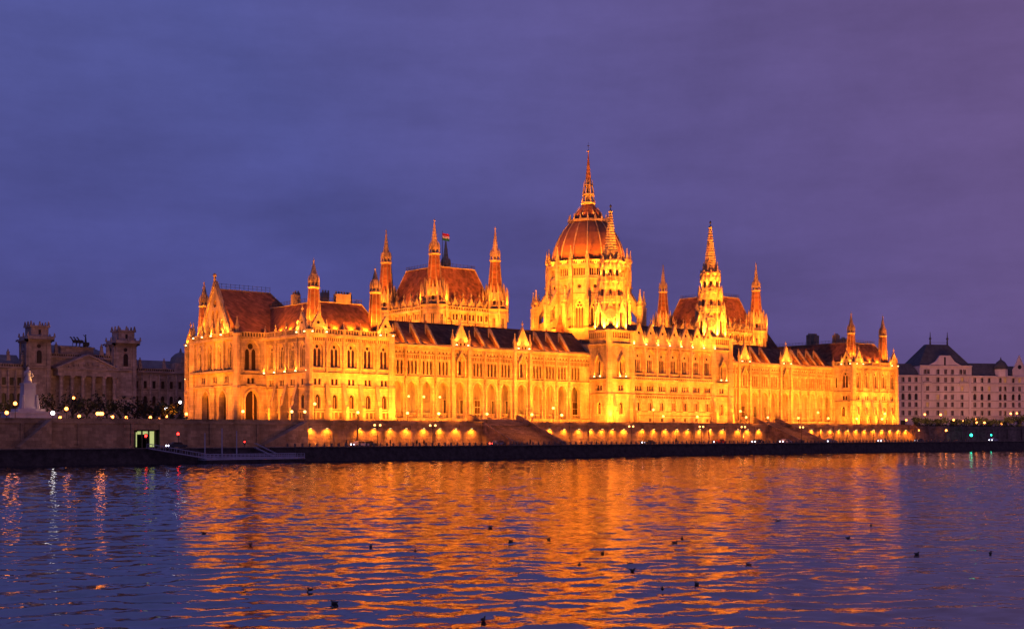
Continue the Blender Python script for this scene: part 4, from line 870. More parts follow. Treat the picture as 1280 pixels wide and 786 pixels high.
KP[0] = 3
XB0 = at(378, -17); XB1 = at(1139, -17); XS = [(at(610, -17)-1.5, at(610, -17)+15.5), (34.0, 45.5)]
def wallbox(mb, a, b, z0=QZ, z1=B+0.1, t=0.9): mb.box(Fr(0, -17, 0, 0), a, b, z0, z1, -t, 0)
def parapet(mb, a, b, z=B+0.1):
    mb.box(Fr(0, -17, 0, 0), a, b, z, z+0.3, -0.7, 0.25); mb.box(Fr(0, -17, 0, 0), a, b, z+0.3, z+0.95, -0.5, -0.1); mb.box(Fr(0, -17, 0, 0), a, b, z+0.95, z+1.1, -0.6, 0.0)
def pilasters(mb, a, b, st, z1=B+0.1):
    n = int((b-a)/st)
    for i in range(n+1): u = a+(b-a)*i/max(1, n); mb.box(Fr(0, -17, 0, 0), u-0.35, u+0.35, QZ, z1-0.02, 0.002, 0.3)
    mb.box(Fr(0, -17, 0, 0), a, b, QZ, QZ+0.7, 0.003, 0.45)
tw = empty('terrace_wall', (0, -17, QZ)); tag(tw, 'long stone terrace wall below the palace lit by a row of small lamps', 'retaining wall')
m_ = MB('wall_stone')
for a, b in ((XB0, XS[0][0]), (XS[0][1], XS[1][0]), (XS[1][1], XB1)):
    m_ = MB('wall_stone'); wallbox(m_, a, b); parapet(m_, a, b); pilasters(m_, a, b, 7.5); obj('wall', m_, tw)
for a, b in XS: m_ = MB('wall_stone'); m_.box(Fr(0, -17, 0, 0), a, b, QZ, B-0.3, -0.9, -0.2); obj('wall', m_, tw)
wl = MB('iron'); wl.box(L0, -0.22, 0.22, 0.0, 0.25, 0.0, 0.65); wl.box(L0, -0.18, 0.18, -0.05, 0.0, 0.15, 0.6, 'glow_spot'); WLM = wl.mesh('wall_lamp')
LP = [387.5, 408, 449, 467, 487, 507, 529, 549, 569, 589, 606, 686, 704.5, 723, 738, 752, 765, 779, 802, 816.6, 831, 845, 859, 874, 887, 902.5, 921.7, 934, 947.9, 961.6, 1013.6, 1025, 1037, 1048, 1058.8, 1069.7, 1080, 1091, 1102, 1112, 1122, 1131.5]
for p in LP:
    x = at(p, -17); put('wall_lamp', WLM, tw, (x, -17.0, 7.7))
    spot((x, -17.9, 7.55), (x, -17.05, 4.8), 330, SOD, 150, 0.9, 0.15)
# upper terrace wall beyond the bastions (north: street wall with underpass; south)
ew = empty('embankment_wall', (-190, -17, QZ)); tag(ew, 'dark stone retaining wall of the riverside street left of the palace, pierced by an underpass', 'retaining wall')
m_ = MB('wall_stone'); U0, U1 = at(165, -17), at(201, -17)
for a, b in ((-420, U0), (U1, XB0)): wallbox(m_, a, b); parapet(m_, a, b, B+0.1); pilasters(m_, a, b, 12)
m_.box(Fr(0, -17, 0, 0), U0, U1, 7.2, B+0.1, -0.9, 0); parapet(m_, U0, U1); obj('wall', m_, ew)
m_ = MB('iron'); m_.box(Fr(0, -17, 0, 0), U0, U1, QZ, 7.2, -14.3, -14); m_.box(Fr(0, -17, 0, 0), U0-0.3, U0, QZ, 7.2, -14, -0.9); m_.box(Fr(0, -17, 0, 0), U1, U1+0.3, QZ, 7.2, -14, -0.9); m_.box(Fr(0, -17, 0, 0), U0, U1, 7.2, 7.5, -14, -0.9)
m_.box(Fr(0, -17, 0, 0), U0, U1, QZ-0.1, QZ+0.02, -14, 0)
for k in range(4): u = U0+(U1-U0)*(0.15+0.24*k); m_.box(Fr(0, -17, 0, 0), u, u+0.3, QZ, 7.2, -1.3, -1.0)
for u0_, u1_, z0_, z1_ in ((0.10, 0.28, QZ+0.3, 6.7), (0.68, 0.88, QZ+0.3, 6.9), (0.3, 0.66, 6.2, 6.9)): m_.box(Fr(0, -17, 0, 0), U0+(U1-U0)*u0_, U0+(U1-U0)*u1_, z0_, z1_, -1.9, -1.8, 'tube_lit')
obj('underpass', m_, ew)
sw = MB('wall_stone'); wallbox(sw, XB1, 420, z1=B-0.4); parapet(sw, XB1, 420, B-0.4); pilasters(sw, XB1, 420, 12, z1=B-0.4)
tag(obj('embankment_wall', sw, org=(200, -17, QZ)), 'dark unlit stone retaining wall continuing right of the palace', 'retaining wall')
# staircases
def stair(x0, x1, y0, y1, z0, z1, label, lamps=True):
    t = empty('stone_staircase', ((x0+x1)/2, (y0+y1)/2, z1)); tag(t, label, 'staircase')
    n = 26; m_ = MB('wall_stone')
    for i in range(n):
        ya = y0+(y1-y0)*i/n; yb = y0+(y1-y0)*(i+1)/n; z = z0-(z0-z1)*(i+1)/n
        m_.box(Fr(0, 0, 0, 0), x0, x1, z1-0.0, z, -yb if yb > ya else -ya, -ya if yb > ya else -yb)
    obj('steps', m_, t)
    for x in (x0-0.6, x1):
        m_ = MB('wall_stone'); m_.prismu(Fr(0, 0, 0, 0), [(-y0, z1), (-y0, z0+1.0), (-y0+0.8, z0+1.0), (-y1-0.5, z1+1.2), (-y1+0.6, z1+1.2), (-y1+0.6, z1)], x, x+0.6); obj('balustrade', m_, t)
    return t
stair(XS[0][0], XS[0][1], -10.5, -31.0, B+2.2, QZ, 'broad straight stone staircase descending to the quay left of the central block')
stair(XS[1][0], XS[1][1], -10.5, -31.0, B+2.2, QZ, 'narrower stone staircase descending to the quay right of the central block')
def wedge(xa, xb, label):    # flight running along the wall, high end xa, low end xb
    t = MB('wall_stone'); P = [(xa, QZ), (xb, QZ), (xb, QZ+0.6), (xa, B+0.9)]
    t.prism(Fr(0, -17, 0, 0), P, 0.01, 3.2); tag(obj('wall_stair', t, org=((xa+xb)/2, -18, QZ)), label, 'staircase')
wedge(at(383, -19)-0.2, at(328, -19), 'stone stair flight rising along the wall to the left end of the lit terrace')
wedge(at(62, -19), at(22, -19), 'stone stair flight rising along the wall below the white monument')
wedge(at(1141, -19), at(1166, -19), 'stone stair flight falling along the wall at the right end of the lit terrace')

wt = bpy.data.materials.new('river_water'); wt.use_nodes = True; nt = wt.node_tree; b = nt.nodes['Principled BSDF']
b.inputs['Base Color'].default_value = (0.006, 0.008, 0.016, 1); b.inputs['Roughness'].default_value = 0.05; b.inputs['IOR'].default_value = 3.5
b.inputs['Specular IOR Level'].default_value = 0.5
geo = nt.nodes.new('ShaderNodeNewGeometry'); acc = None
def vm(op, a, bb):
    n = nt.nodes.new('ShaderNodeVectorMath'); n.operation = op
    for k, q in enumerate((a, bb)):
        if isinstance(q, (int, float)): n.inputs['Scale'].default_value = q
        elif isinstance(q, tuple): n.inputs[k].default_value = q
        else: nt.links.new(q, n.inputs[k])
    return n.outputs[0]
WAVES = ((3.4, 0.06, 3.0, (0.6, 1.0)),)
def mapping(src, rot=0.0, scl=(1, 1, 1), loc=(0, 0, 0)):
    m = nt.nodes.new('ShaderNodeMapping'); m.inputs['Rotation'].default_value = (0, 0, rot); m.inputs['Scale'].default_value = scl; m.inputs['Location'].default_value = loc
    nt.links.new(src, m.inputs['Vector']); return m.outputs[0]
rotp = mapping(geo.outputs['Position'], AZ-0.12)
for sc, amp, det, st in WAVES:
    p = mapping(rotp, 0, (sc*st[0], sc*st[1], 1), (sc*57, sc*21, 0))
    n = nt.nodes.new('ShaderNodeTexNoise'); n.inputs['Scale'].default_value = 1; n.inputs['Detail'].default_value = det; n.inputs['Distortion'].default_value = 0.5
    nt.links.new(p, n.inputs['Vector'])
    v = vm('SUBTRACT', n.outputs['Color'], (0.5, 0.5, 0.5)); v = vm('MULTIPLY', v, (amp*0.9, amp*2, 0))
    acc = v if acc is None else vm('ADD', acc, v)
acc = mapping(acc, -(AZ-0.12))
acc = vm('ADD', acc, geo.outputs['Normal']); acc = vm('NORMALIZE', acc, (0, 0, 0)); nt.links.new(acc, b.inputs['Normal'])
MI['water'] = len(MATS); MATS.append(wt)
import numpy as np
def river():
    rg = np.random.default_rng(5); SL = 0.088
    xs = np.arange(-330.0, 225.0, 0.30); ys = [-274.0]
    while ys[-1] < QY+0.4: ys.append(ys[-1]+0.17+0.21*min(1.0, (ys[-1]+274)/140))
    X, Yy = np.meshgrid(xs.astype(np.float32), np.array(ys, dtype=np.float32)); Z = np.zeros_like(X); N = 70
    for i in range(N):
        lam = 0.75*(9.0/0.75)**rg.random()**1.15; th = -AZ*0+rg.normal(0.95, 0.55); k = 2*pi/lam
        wt_ = 1.0 if lam < 3.5 else 0.45; am = wt_*SL*sqrt(2.0/N)/k
        ph = k*(X*cos(th)+Yy*sin(th))+rg.random()*6.283; Z += (am*0.85*(np.sin(ph)+0.45*np.sin(2*ph))).astype(np.float32)
    # gusts: calmer and rougher patches
    G = 0.95+0.25*np.sin(X*0.045+Yy*0.021+1.0)*np.sin(Yy*0.06-X*0.013)+0.18*np.sin(X*0.16+2)*np.sin(Yy*0.13)
    G *= 1-0.42*np.clip((X+170)/220, 0, 1)
    Z *= G.astype(np.float32)
    ny, nx = X.shape; co = np.stack([X, Yy, Z], -1).reshape(-1).astype(np.float32)
    idx = np.arange(ny*nx, dtype=np.int32).reshape(ny, nx); q = np.stack([idx[:-1, :-1], idx[:-1, 1:], idx[1:, 1:], idx[1:, :-1]], -1).reshape(-1, 4)
    me = bpy.data.meshes.new('river_water'); me.vertices.add(ny*nx); me.vertices.foreach_set('co', co)
    n = len(q); me.loops.add(n*4); me.loops.foreach_set('vertex_index', q.reshape(-1)); me.polygons.add(n)
    me.polygons.foreach_set('loop_start', np.arange(0, n*4, 4, dtype=np.int32)); me.polygons.foreach_set('use_smooth', np.ones(n, dtype=bool)); me.update()
    me.materials.append(wt); o = bpy.data.objects.new('river_water', me); COL.objects.link(o); o['kind'] = 'structure'
river()
g = MB('water'); g.add([(-4000, -1500, -0.45), (4000, -1500, -0.45), (4000, QY+0.9, -0.45), (-4000, QY+0.9, -0.45)], [(0, 1, 2, 3)]); struct('river_water', g)

# bollards along the quay edge
bo = MB('wall_stone'); bo.fr_(0, 0, 0, 0.75, 0.26, 0.22, 8); bo.fr_(0, 0, 0.75, 0.95, 0.3, 0.2, 8); BOM = bo.mesh('bollard')
nb = int((XB1-XB0+30)/1.95)
for i in range(nb):
    o = put('bollard', BOM, None, (XB0-14+1.95*i, -34.3, QZ+0.12)); tag(o, 'short dark stone bollard in the row along the quay edge', 'bollard', 'bollards along the quay edge')

# ------------------------------------------------------------------ street lamps
def lamp_proto(name, h, gm, label, group, r=0.42, arms=0):
    t = empty(name, (0, 0, 0)); tag(t, label, 'street lamp', group)
    m_ = MB('iron'); m_.fr_(0, 0, 0, 0.7, 0.22, 0.14, 8); m_.fr_(0, 0, 0.7, h, 0.09, 0.06, 8); m_.fr_(0, 0, h-0.12, h, 0.06, 0.2, 8)
    if arms:
        for sg in (-1, 1): m_.tube((0, 0, h-0.5), (sg*0.8, 0, h-0.1), 0.06, 0.05); m_.fr_(sg*0.8, 0, h-0.15, h, 0.1, 0.2, 6)
    put('post', m_.mesh('post'), t, (0, 0, 0))
    for sg in ((-1, 1) if arms else (0,)):
        m_ = MB(gm); m_.ball(sg*0.8, 0, h+r*0.95, r, n=10, k=6); put('globe', m_.mesh('globe', smooth=True), t, (0, 0, 0))
    return t
PROT = {}
def lamp(px, py, Y, kind, z0=None, label=None, group=None):
    """kind: w warm, o orange, b white, t twin"""
    x, z = at(px, Y, py); z0 = z0 if z0 is not None else (QZ+0.1 if Y < -17 else B-0.05)
    h = max(2.5, round(z-z0, 1)-0.4); key = (kind, round(h), label)
    gm = {'w': 'glow_warm', 'o': 'glow_orange', 'b': 'glow_white', 't': 'glow_amber'}[kind]
    r = {'w': 0.36, 'o': 0.38, 'b': 0.42, 't': 0.26}[kind]
    if key not in PROT:
        p = lamp_proto('street_lamp', round(h), gm, label, group, r, arms=(kind == 't')); p.location = (x, Y, z0); PROT[key] = p
    else: dup(PROT[key], (x, Y, z0))
T1 = 'single warm globe lamp on a thin post on the palace terrace'
for px, py in ((303.7, 513.5), (364.7, 514.5), (381, 515), (393.4, 506), (447.3, 516.3), (509.3, 516.7), (548.3, 517.8), (608.7, 518.8), (664.9, 519.4), (691.5, 511), (702.2, 520),
               (816.6, 513), (829, 520.5), (871.6, 521), (925.6, 515), (932.7, 522.6), (959.7, 523), (998, 523.3), (1022.5, 516.8), (1035.4, 523.8), (1071, 524.3), (1102.5, 523.6), (1106, 517.8)):
    lamp(px, py, -14.0 if px > 310 else -9.0, 'w', label=T1, group='globe lamps along the palace terrace')
T2 = 'twin headed dim amber lamp on a tall post on the lower quay'
for px, py in ((471.8, 532), (541, 533), (789, 533.5), (876.8, 534), (929.2, 534), (1002, 534.5)): lamp(px, py, -33.2, 't', label=T2, group='twin headed lamps along the quay road')
T3 = 'orange globe street lamp in the square in front of the columned building'
for i, (px, py) in enumerate(((8.4, 514), (19, 507), (83, 509), (75, 520), (99, 519), (122, 514), (125.5, 517), (127.6, 521), (141, 524), (92, 497), (188, 525.5), (198.7, 525), (158, 525), (232.9, 517), (241, 515), (208, 521))):
    lamp(px, py, (-13 if i in (0, 1, 2, 5, 6, 7) else 25+(i*37 % 70)) if px < 220 else 40, 'o', label=T3, group='orange street lamps in the square')
for px, py in ((66, 513),): lamp(px, py, -13, 'b', label='bluish white street lamp beside the white monument')
for px, py in ((225.3, 504), (207.7, 512)): lamp(px, py, 70, 'b', label='tall cold white street lamp near the left corner of the palace', group='white lamps by the palace corner')
T4 = 'orange globe street lamp in front of the pale apartment block'
for i, (px, py) in enumerate(((1132.8, 524.5), (1156, 518), (1169, 526.6), (1192, 524), (1204, 527), (1221, 528), (1220.5, 524), (1230.5, 527), (1252, 530), (1263.4, 518), (1271, 517), (1175.8, 519))):
    lamp(px, py, -13 if i % 2 else 2+(i*7 % 15), 'o', label=T4, group='orange street lamps before the apartment block')
T5 = 'orange globe lamp on the lower quay below the apartment block'
for px, py in ((1148, 538), (1182.7, 536.8)): lamp(px, py, -20, 'o', label=T5, group='orange quay lamps on the right')

for px, py, Y in ((8, 507, 60), (60, 505, 120), (95, 505, 130), (125, 505, 130), (160, 510, 120), (200, 515, 100), (100, 520, 60)):
    x, z = at(px, Y, py); spot((x, Y, z+2), (x, 200, 22), 900, (1, 0.42, 0.16), 130, 1.0, 0.5)  # added spots near the lamps, brightening the museum side
for px, py, Y in ((1150, 520, -2), (1180, 522, -4), (1210, 522, -6), (1240, 522, -8), (1270, 520, -10)):
    x, z = at(px, Y, py); spot((x, Y, z), (x+25, Y+10, 18), 2000, (1, 0.42, 0.18), 140, 1.0, 0.5)  # added spots near the lamps, brightening the apartment front
for i in range(6): x = -245+20*i; spot((x, -31, 10), (x, -17, 5.5), 140, (1, 0.42, 0.25), 130, 1.0, 0.4)  # added fill spots without posts, brightening the left embankment wall
for i in range(18): x = XB0+6+15*i; spot((x, -33, 9.2), (x, -18, 5), 420, SOD, 130, 1.0, 0.4)  # added fill spots without posts, evening out the terrace wall
# traffic signals
def signal(px, py, Y, gm, label, r=0.28):
    x, z = at(px, Y, py); z0 = QZ+0.1; t = empty('traffic_light', (x, Y, z0)); tag(t, label, 'traffic light'); h = z-z0
    m_ = MB('iron'); m_.fr_(0, 0, 0, h+0.5, 0.07, 0.06, 8); put('post', m_.mesh('post'), t, (x, Y, z0))
    m_ = MB('iron'); m_.box(L0, -0.2, 0.2, h-0.8, h+0.45, 0.08, 0.3); m_.box(L0, -0.24, 0.24, h+0.45, h+0.5, 0.05, 0.5); put('housing', m_.mesh('housing'), t, (x, Y, z0), AZ*-0.9)
    m_ = MB(gm); m_.ball(0, -0.36, h, r, n=10, k=6, sy=0.5); put('lens', m_.mesh('lens'), t, (x, Y, z0), AZ*-0.9)
signal(223, 542, -24, 'glow_red', 'red traffic light on the quay road near the left corner of the palace')
signal(182.8, 544.6, -20, 'glow_red', 'red traffic light hanging in front of the bright underpass')
signal(306, 552, -24, 'glow_red', 'small low red traffic light at the quay behind the pontoon', 0.15)
signal(1213.6, 543.5, -24, 'glow_green', 'large green traffic light on the quay at the right', 0.55)
signal(1238.5, 543.5, -20, 'glow_green', 'small green traffic light at the far right of the quay', 0.3)

# ------------------------------------------------------------------ cars
def car(px, Y, paint, label, lights='head', flip=False, py=None):
    x = at(px, Y); z = QZ+0.01; t = empty('car', (x, Y, z)); tag(t, label, 'car', 'cars on the quay road')
    m_ = MB(paint); prof_ = [(-2.15, 0.35), (-2.1, 0.85), (-1.2, 0.95), (-0.7, 1.42), (0.9, 1.45), (1.7, 0.98), (2.15, 0.9), (2.2, 0.35)]
    if not flip: prof_ = [(-u, v) for u, v in prof_][::-1]
    def seg(z0_, pts, w, mm): m_.prism(L0, pts, -w, w, mm)
    m_.prism(L0, [p for p in prof_], -0.85, 0.85); put('body', m_.mesh('body'), t, (x, Y, z))
    m_ = MB('glass'); k = 1 if flip else -1
    gl = [(k*-1.05, 0.98), (k*-0.66, 1.34), (k*0.84, 1.37), (k*1.5, 1.0)]
    m_.prism(L0, gl, -0.865, 0.865); put('window', m_.mesh('window'), t, (x, Y, z))
    for u in (-1.35, 1.35):
        m_ = MB('rubber')
        for sg in (-1, 1): m_.tube((u, sg*0.72, 0.33), (u, sg*0.88, 0.33), 0.33, n=12)
        put('wheel', m_.mesh('wheel'), t, (x, Y, z))
    for sg in (-1, 1):
        m_ = MB('glow_head' if lights == 'head' else 'glow_tail'); m_.ball(-2.16, sg*0.6, 0.68, 0.2, n=8, k=5); m_.ball(-2.16, sg*0.6, 0.68, 0.2, n=8, k=5) if False else None
        put('headlight' if lights == 'head' else 'tail_light', m_.mesh('lamp'), t, (x, Y, z))
    return t
car(450, -28, 'car_silver', 'silver car with bright headlights below the left end pavilion')
car(460, -22, 'car_dark', 'dark car just behind the silver one below the left end pavilion')
car(622, -28, 'car_blue', 'blue car with red tail lights at the foot of the broad staircase', 'tail', True)
car(811, -28, 'car_dark', 'dark car with bright headlights below the central block')
car(900, -28, 'car_red', 'red car with bright headlights below the right river tower')
car(947.6, -28, 'car_dark', 'dark car with bright headlights, left of the narrow staircase')
car(982, -28, 'car_silver', 'silver car with bright headlights in front of the narrow staircase')
car(1037.8, -28, 'car_blue', 'blue car with bright headlights below the right wing end')
car(1104, -28, 'car_silver', 'silver car with bright headlights below the right end pavilion')
car(1149, -28, 'car_dark', 'dark car with headlights just right of the lit terrace wall')
car(1241.8, -28, 'car_silver', 'pale car with glaring headlights below the apartment block')
car(221, -28, 'car_dark', 'dark car with headlights coming out by the left underpass')

# ------------------------------------------------------------------ people on the quay
def person(px, Y, label, coat, z=QZ+0.01, turn=0.0, scale=1.0):
    x = at(px, Y)
    J = [(0, 0, 0.95), (0, 0, 1.2), (0, 0, 1.42), (0, 0, 1.52), (0, -0.01, 1.62), (0, -0.01, 1.73),
         (0.19, 0, 1.40), (0.27, 0.03, 1.12), (0.26, -0.08, 0.88), (-0.19, 0, 1.40), (-0.27, -0.02, 1.12), (-0.25, 0.06, 0.88),
         (0.10, 0, 0.90), (0.12, -0.14, 0.50), (0.12, -0.10, 0.07), (0.12, -0.24, 0.04), (-0.10, 0, 0.90), (-0.12, 0.08, 0.50), (-0.12, 0.18, 0.08), (-0.12, 0.05, 0.04)]
    Ed = [(0, 1), (1, 2), (2, 3), (3, 4), (4, 5), (2, 6), (6, 7), (7, 8), (2, 9), (9, 10), (10, 11), (0, 12), (12, 13), (13, 14), (14, 15), (0, 16), (16, 17), (17, 18), (18, 19)]
    rad = [0.16, 0.16, 0.17, 0.07, 0.10, 0.085, 0.075, 0.055, 0.04, 0.075, 0.055, 0.04, 0.10, 0.07, 0.05, 0.04, 0.10, 0.07, 0.05, 0.04]
    me = bpy.data.meshes.new('person'); me.from_pydata(J, Ed, []); o = bpy.data.objects.new('person', me); COL.objects.link(o)
    bpy.context.view_layer.objects.active = o; o.select_set(True)
    md = o.modifiers.new('Skin', 'SKIN'); me2 = o.data
    if not me2.skin_vertices: me2.skin_vertices.new() if hasattr(me2.skin_vertices, 'new') else None
    for i, sv in enumerate(me2.skin_vertices[0].data): sv.radius = (rad[i], rad[i]); sv.use_root = (i == 0)
    o.modifiers.new('Sub', 'SUBSURF').render_levels = 1; o.modifiers['Sub'].levels = 1
    me.materials.append(MATS[MI[coat]]); o.location = (x, Y, z); o.rotation_euler = (0, 0, turn); o.scale = (scale,)*3; WO[o.name] = Vector((x, Y, z)); tag(o, label, 'person')
    h = MB('cloth_dark'); h.ball(0, 0.02, 1.70, 0.115, n=8, k=5, sz=0.9); hh = bpy.data.objects.new('hair', h.mesh('hair')); COL.objects.link(hh); hh.parent = o
try:
    person(433, -32.6, 'person in a dark coat on the quay below the left end pavilion', 'cloth_dark', turn=0.5)
    person(488, -32.6, 'person in dark clothes on the quay left of the twin headed lamp', 'cloth_dark', turn=1.5)
    person(521, -32.6, 'person in brown walking left of another walker near the quay lamp', 'cloth_brown', turn=-1.2)
    person(530, -32.6, 'taller person in dark clothes walking beside the quay lamp', 'cloth_dark', turn=-1.5, scale=1.06)
    person(663, -32.4, 'person in dark clothes at the foot of the broad staircase', 'cloth_dark', turn=0.2)
    person(845, -32.5, 'person in a brown coat standing on the quay under the central block', 'cloth_brown', turn=2.0)
except Exception as e: print('person', e)

# ------------------------------------------------------------------ pontoon, gangway
pa = onwater(254, 577); pl = onwater(376, 575.5); 
px0, px1 = at(252, -39.5), at(376, -39.5)
pt = empty('pontoon', ((px0+px1)/2, -39.5, 0)); tag(pt, 'low floating landing pontoon with pale lilac railings moored at the embankment', 'pontoon')
m_ = MB('quay_stone'); m_.box(Fr(0, -39.5, 0, 0), px0, px1, -0.4, 0.75, -2.2, 2.2); obj('hull', m_, pt)
m_ = MB('rail_paint'); m_.box(Fr(0, -39.5, 0, 0), px0+0.1, px1-0.1, 0.76, 0.86, -2.1, 2.1); obj('deck', m_, pt)
for w_ in (2.0, -2.0):
    m_ = MB('rail_paint')
    for zz in (1.25, 1.6, 1.95): m_.tube((px0+0.2, -39.5-w_, zz), (px1-0.2, -39.5-w_, zz), 0.06, n=4)
    n = 26
    for i in range(n+1): x = px0+0.2+(px1-px0-0.4)*i/n; m_.tube((x, -39.5-w_, 0.8), (x, -39.5-w_, 2.0), 0.05, n=4)
    m_.box(Fr(0, -39.5, 0, 0), px0+0.2, px1-0.2, 1.0, 1.3, w_-0.02, w_+0.02); obj('railing', m_, pt)
for x, hh in ((px0+1.5, 6.5), (px0+5.5, 7.5), (px0+9, 7.0)):
    m_ = MB('rail_paint'); m_.tube((x, -38, -0.3), (x, -38, hh), 0.13, 0.1); obj('mooring_post', m_, pt)
gw = MB('rail_paint'); A_ = Vector((at(187, -37), -36.2, QZ+0.2)); B_ = Vector((px0+2, -38.4, 0.95))
for dy in (-0.5, 0.5):
    gw.tube(A_+Vector((0, dy, 0)), B_+Vector((0, dy, 0)), 0.1, n=5); gw.tube(A_+Vector((0, dy, 1)), B_+Vector((0, dy, 1)), 0.05, n=5)
    for i in range(12): p = A_+(B_-A_)*(i/11)+Vector((0, dy, 0)); gw.tube(p, p+Vector((0, 0, 1)), 0.04, n=4)
for i in range(24): p = A_+(B_-A_)*(i/23); gw.box(Fr(p.x, p.y, p.z, 0), -0.3, 0.3, 0.08, 0.12, -0.5, 0.5)
tag(obj('gangway', gw, org=tuple(A_)), 'long pale sloping gangway running down from the quay to the pontoon', 'gangway')
g2 = MB('rail_paint'); A_ = Vector((at(320, -36.6), -36.2, QZ+0.2)); B_ = Vector((at(345, -38), -38, 0.95))
for dy in (-0.4, 0.4): g2.tube(A_+Vector((0, dy, 0)), B_+Vector((0, dy, 0)), 0.09, n=5); g2.tube(A_+Vector((0, dy, 1)), B_+Vector((0, dy, 1)), 0.05, n=5)
for i in range(12): p = A_+(B_-A_)*(i/11); g2.box(Fr(p.x, p.y, p.z, 0), -0.35, 0.35, 0.08, 0.12, -0.4, 0.4)
tag(obj('gangway', g2, org=tuple(A_)), 'short gangway reaching the middle of the pontoon', 'gangway')

# ------------------------------------------------------------------ ducks
dk = MB('feather'); dk.ball(0, 0, 0.07, 0.2, n=10, k=6, sx=1.25, sy=0.72, sz=0.62); dk.tube((0.15, 0, 0.10), (0.21, 0, 0.21), 0.055, 0.045); dk.ball(0.22, 0, 0.23, 0.062, n=8, k=5, sx=1.15); dk.tube((0.27, 0, 0.225), (0.34, 0, 0.215), 0.025, 0.012)
dk.tube((-0.22, 0, 0.11), (-0.36, 0, 0.19), 0.07, 0.01); DKM = dk.mesh('duck', smooth=True)
for i, (a_, b_) in enumerate(((613, 659), (463.7, 683), (519, 689), (313, 681), (387.5, 737.7), (418, 754), (604, 775), (638, 677), (686, 674.5), (255, 667), (753, 691), (724, 706), (787, 705), (843.6, 678.7), (852.7, 673), (871, 730), (828, 736), (1060, 673), (1088.8, 657), (973, 651.5), (1146, 693), (1238, 692), (790.6, 713), (935.6, 706))):
    x, y = onwater(a_, b_); o = put('duck', DKM, None, (x, y, 0), random.uniform(0, 6.28))
    o.scale = (0.62,)*3 if b_ < 700 else (0.5,)*3
    tag(o, 'small dark duck floating on the river', 'duck', 'ducks scattered on the river')

# ------------------------------------------------------------------ monument
mo = empty('monument', (at(35, 0), 0, B)); tag(mo, 'white stone monument with a standing figure on a tall tapering pedestal', 'monument'); mx = at(35, 0)
m_ = MB('marble'); m_.box(Fr(mx, 0, B, 0), -5.0, 5.6, 0, 2.4, -3, 3); m_.box(Fr(mx, 0, B, 0), -5.3, 5.9, 2.4, 2.7, -3.3, 3.3); m_.box(Fr(mx, 0, B, 0), -3, 3, 2.7, 3.4, -2.4, 2.4); obj('base', m_, mo)
m_ = MB('marble'); m_.fr_(mx, 0, B+3.4, B+8.8, 2.15, 1.75, 4, pi/4); m_.fr_(mx, 0, B+8.8, B+9.2, 2.0, 2.0, 4, pi/4); m_.fr_(mx, 0, B+3.4, B+4, 2.5, 2.3, 4, pi/4); m_.fr_(mx, 0, B+7.9, B+8.1, 1.95, 1.95, 4, pi/4)
for sg in (-1, 1): m_.tube((mx+sg*1.7, -1.6, B+3.4), (mx+sg*1.5, -1.4, B+6.0), 0.5, 0.3); m_.ball(mx+sg*1.5, -1.4, B+6.3, 0.32, n=8, k=5)
obj('pedestal', m_, mo)
m_ = MB('marble'); z = B+9.2
m_.lathe(mx, 0, [(0.95, z), (0.8, z+0.8), (0.62, z+1.8), (0.72, z+2.4), (0.62, z+2.8), (0.2, z+3.0)], 10); m_.ball(mx, -0.05, z+3.3, 0.33, n=10, k=6, sz=1.2)
m_.tube((mx+0.6, 0, z+2.6), (mx+1.0, -0.3, z+1.7), 0.2, 0.15); m_.tube((mx+1.0, -0.3, z+1.7), (mx+0.6, -0.7, z+1.5), 0.15, 0.1); m_.tube((mx-0.6, 0, z+2.6), (mx-0.9, -0.1, z+1.5), 0.2, 0.12)
obj('statue', m_, mo, smooth=True)
spot((mx+5, -5, B+3.0), (mx, 0, B+8), 60, (1, 0.6, 0.35), 80); spot((mx+3.0, -2, B+8.6), (mx, 0, B+11.8), 150, (1, 0.5, 0.12), 60)

# ------------------------------------------------------------------ museum
MY = 200.0; mus = empty('museum_building', (-120, MY, B)); tag(mus, 'dark unlit neoclassical building with columned portico, pediment and two square towers left of the palace', 'building')
fm_ = Fr(0, MY, B, 0); m_ = MB('museum_stone'); M = 'museum_stone'
WM1 = Win(arch(1.7, 4.2, 0.9), None, 0.4, 0.2, True, stone=M); WM2 = Win(rect(1.5, 3.0), None, 0.4, 0.2, True, stone=M); WM3 = Win(rect(1.4, 1.6), None, 0.3, 0.15, True, stone=M)
TXa, TXb = at(46, MY-2), at(154, MY-2); PXa, PXb = at(74, MY-6), at(148, MY-6)
def mus_range(a, b, n, top):
    m_ = MB('museum_stone')
    s = (b-a)/n; cs = [a+s*(i+0.5) for i in range(n)]
    facade(m_, fm_, a, b, 0, 7.5, [(WM1, c, 1.6) for c in cs], mus); facade(m_, fm_, a, b, 7.5, 15, [(WM1, c, 9.0) for c in cs], mus); facade(m_, fm_, a, b, 15, top, [(WM2, c, 16.2) for c in cs], mus)
    for v in (7.4, 14.9, top-1.0): course(m_, fm_, a, b, v, 0.5, 0.5)
    course(m_, fm_, a, b, top-0.4, 0.5, 1.1); balus(m_, fm_, a, b, top+0.1, 1.3, 0, 0.4, 0.9)
    for i in range(n+1): m_.fr_(a+s*i, MY-0.7, B+8, B+top-1.1, 0.42, 0.36, 8)
    m_.box(fm_, a, b, 0, top, -30, -0.75); obj('wall', m_, mus)
MR = at(240, MY)+4; ML = at(-60, MY)
mus_range(TXb+4.5, MR, 8, 23.0); mus_range(ML, TXa-4.5, 9, 23.0)
fp_ = Fr(0, MY-2, B, 0); a, b = TXa+3, TXb-3
sheet(m_, fm_, [(TXa, 0), (TXb, 0), (TXb, 23), (TXa, 23)], [], 0.0)
